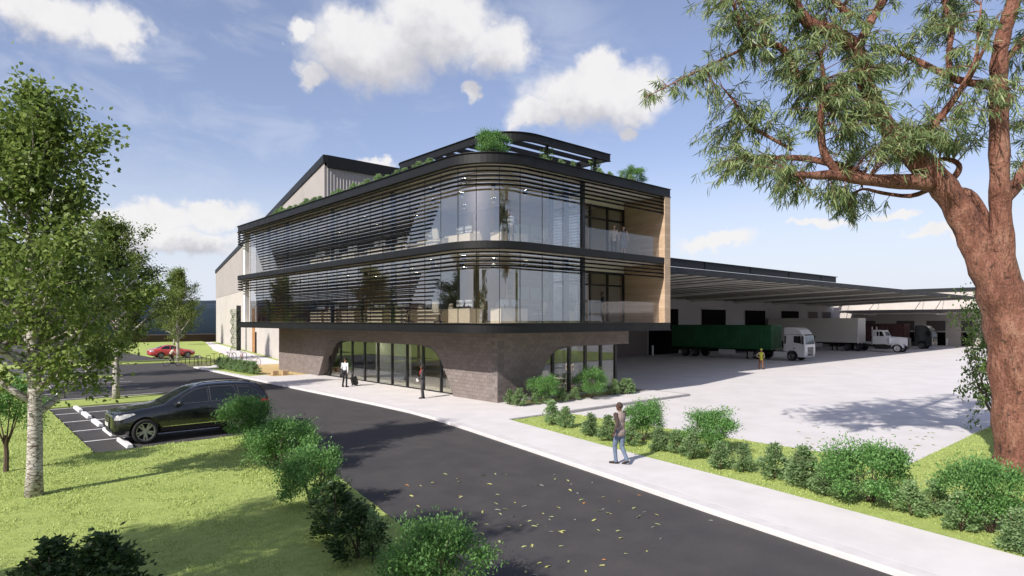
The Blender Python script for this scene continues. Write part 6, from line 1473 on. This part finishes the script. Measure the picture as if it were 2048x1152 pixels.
def make_monitor():
    t = thing('monitor', '', 'monitor')
    MB().box((-.27, -.012, .12), (.27, .014, .45)).build('screen', M_scr, t); MB().box((-.255, .015, .135), (.255, .017, .435)).build('display', M_mon, t); MB().box((-.02, -.02, .01), (.02, .0, .2)).box((-.11, -.08, .0), (.11, .08, .012)).build('stand', M_mon, t); return t
D0, C0, N0 = make_desk(), make_chair(), make_monitor(); used = {}
def place(proto, loc, rz, label, group):
    o = copy_tree(proto) if used.get(proto.name) else proto; used[proto.name] = 1
    o.location = loc; o.rotation_euler = (0, 0, rz); o['label'] = label; o['group'] = group; return o
rf_ = random.Random(2)
for fz, fl_ in ((Z0t - .011, 'lower'), (Z1t - .011, 'upper')):
    spots = [(20.9, 23.7, 0), (19.55, 25.6, -90), (19.4, 28.3, -90), (19.4, 31.2, -90), (19.4, 33.9, -90), (19.4, 37.4, -90), (19.4, 40.0, -90), (19.4, 42.2, -90)]
    for i, (x, y, a) in enumerate(spots):
        rz = R(a); f = Vector((-math.sin(rz), math.cos(rz), 0)); g = f'desks of the {fl_} office floor'
        place(D0, (x, y, fz), rz, f'{ORD[i]} pale desk of the {fl_} office floor, counted from the curved corner', g)
        p = Vector((x, y, fz)) + f * .75 + Vector((rf_.uniform(-.2, .2), rf_.uniform(-.2, .2), 0)); place(C0, p, rz + rf_.uniform(-.8, .8), f'office chair at the {ORD[i]} desk of the {fl_} floor', f'chairs of the {fl_} office floor')
        for k, s in enumerate((-.36, .36)):
            q = Vector((x, y, fz + .741)) + Vector((math.cos(rz), math.sin(rz), 0)) * s + f * -.05; place(N0, q, rz + R(180) * 0 + rf_.uniform(-.15, .15), f'{("left", "right")[k]} monitor on the {ORD[i]} desk of the {fl_} floor', f'monitors of the {fl_} office floor')
    for i, (x, y, a) in enumerate(((18.75, 26.75, 100), (18.7, 29.6, 60), (22.6, 23.3, 200))): place(C0, (x, y, fz), R(a), f'{ORD[i]} loose office chair by the glass of the {fl_} floor', f'chairs of the {fl_} office floor')
# ground-floor meeting table with white chairs
t = thing('meeting_table', 'long pale table behind the ground-floor side window', 'table', (24.9, 25.3, 0.0))
MB().box((-1.3, -.5, .72), (1.3, .5, .76)).build('table_top', M_cwhite, t)
for sx in (-1, 1):
    for sy in (-1, 1): MB().tube([(sx * 1.15, sy * .4, 0), (sx * 1.1, sy * .38, .72)], .025, 6).build('leg', M_cwhite, t)
wc = make_chair(M_cwhite)
for i, (x, y, a) in enumerate(((23.5, 24.75, 80), (25.9, 24.55, 175), (25.2, 26.2, 0))): place(wc, (x, y, .0), R(a), f'{ORD[i]} white shell chair at the ground-floor table, counted from the arch', 'white chairs of the meeting room')
for i, (x, y) in enumerate(((24.6, 25.3), (25.1, 25.35))): place(N0, (x, y, .761), R(10), f'{("first", "second")[i]} monitor on the ground-floor meeting table, counted from the arch', 'monitors of the meeting room')
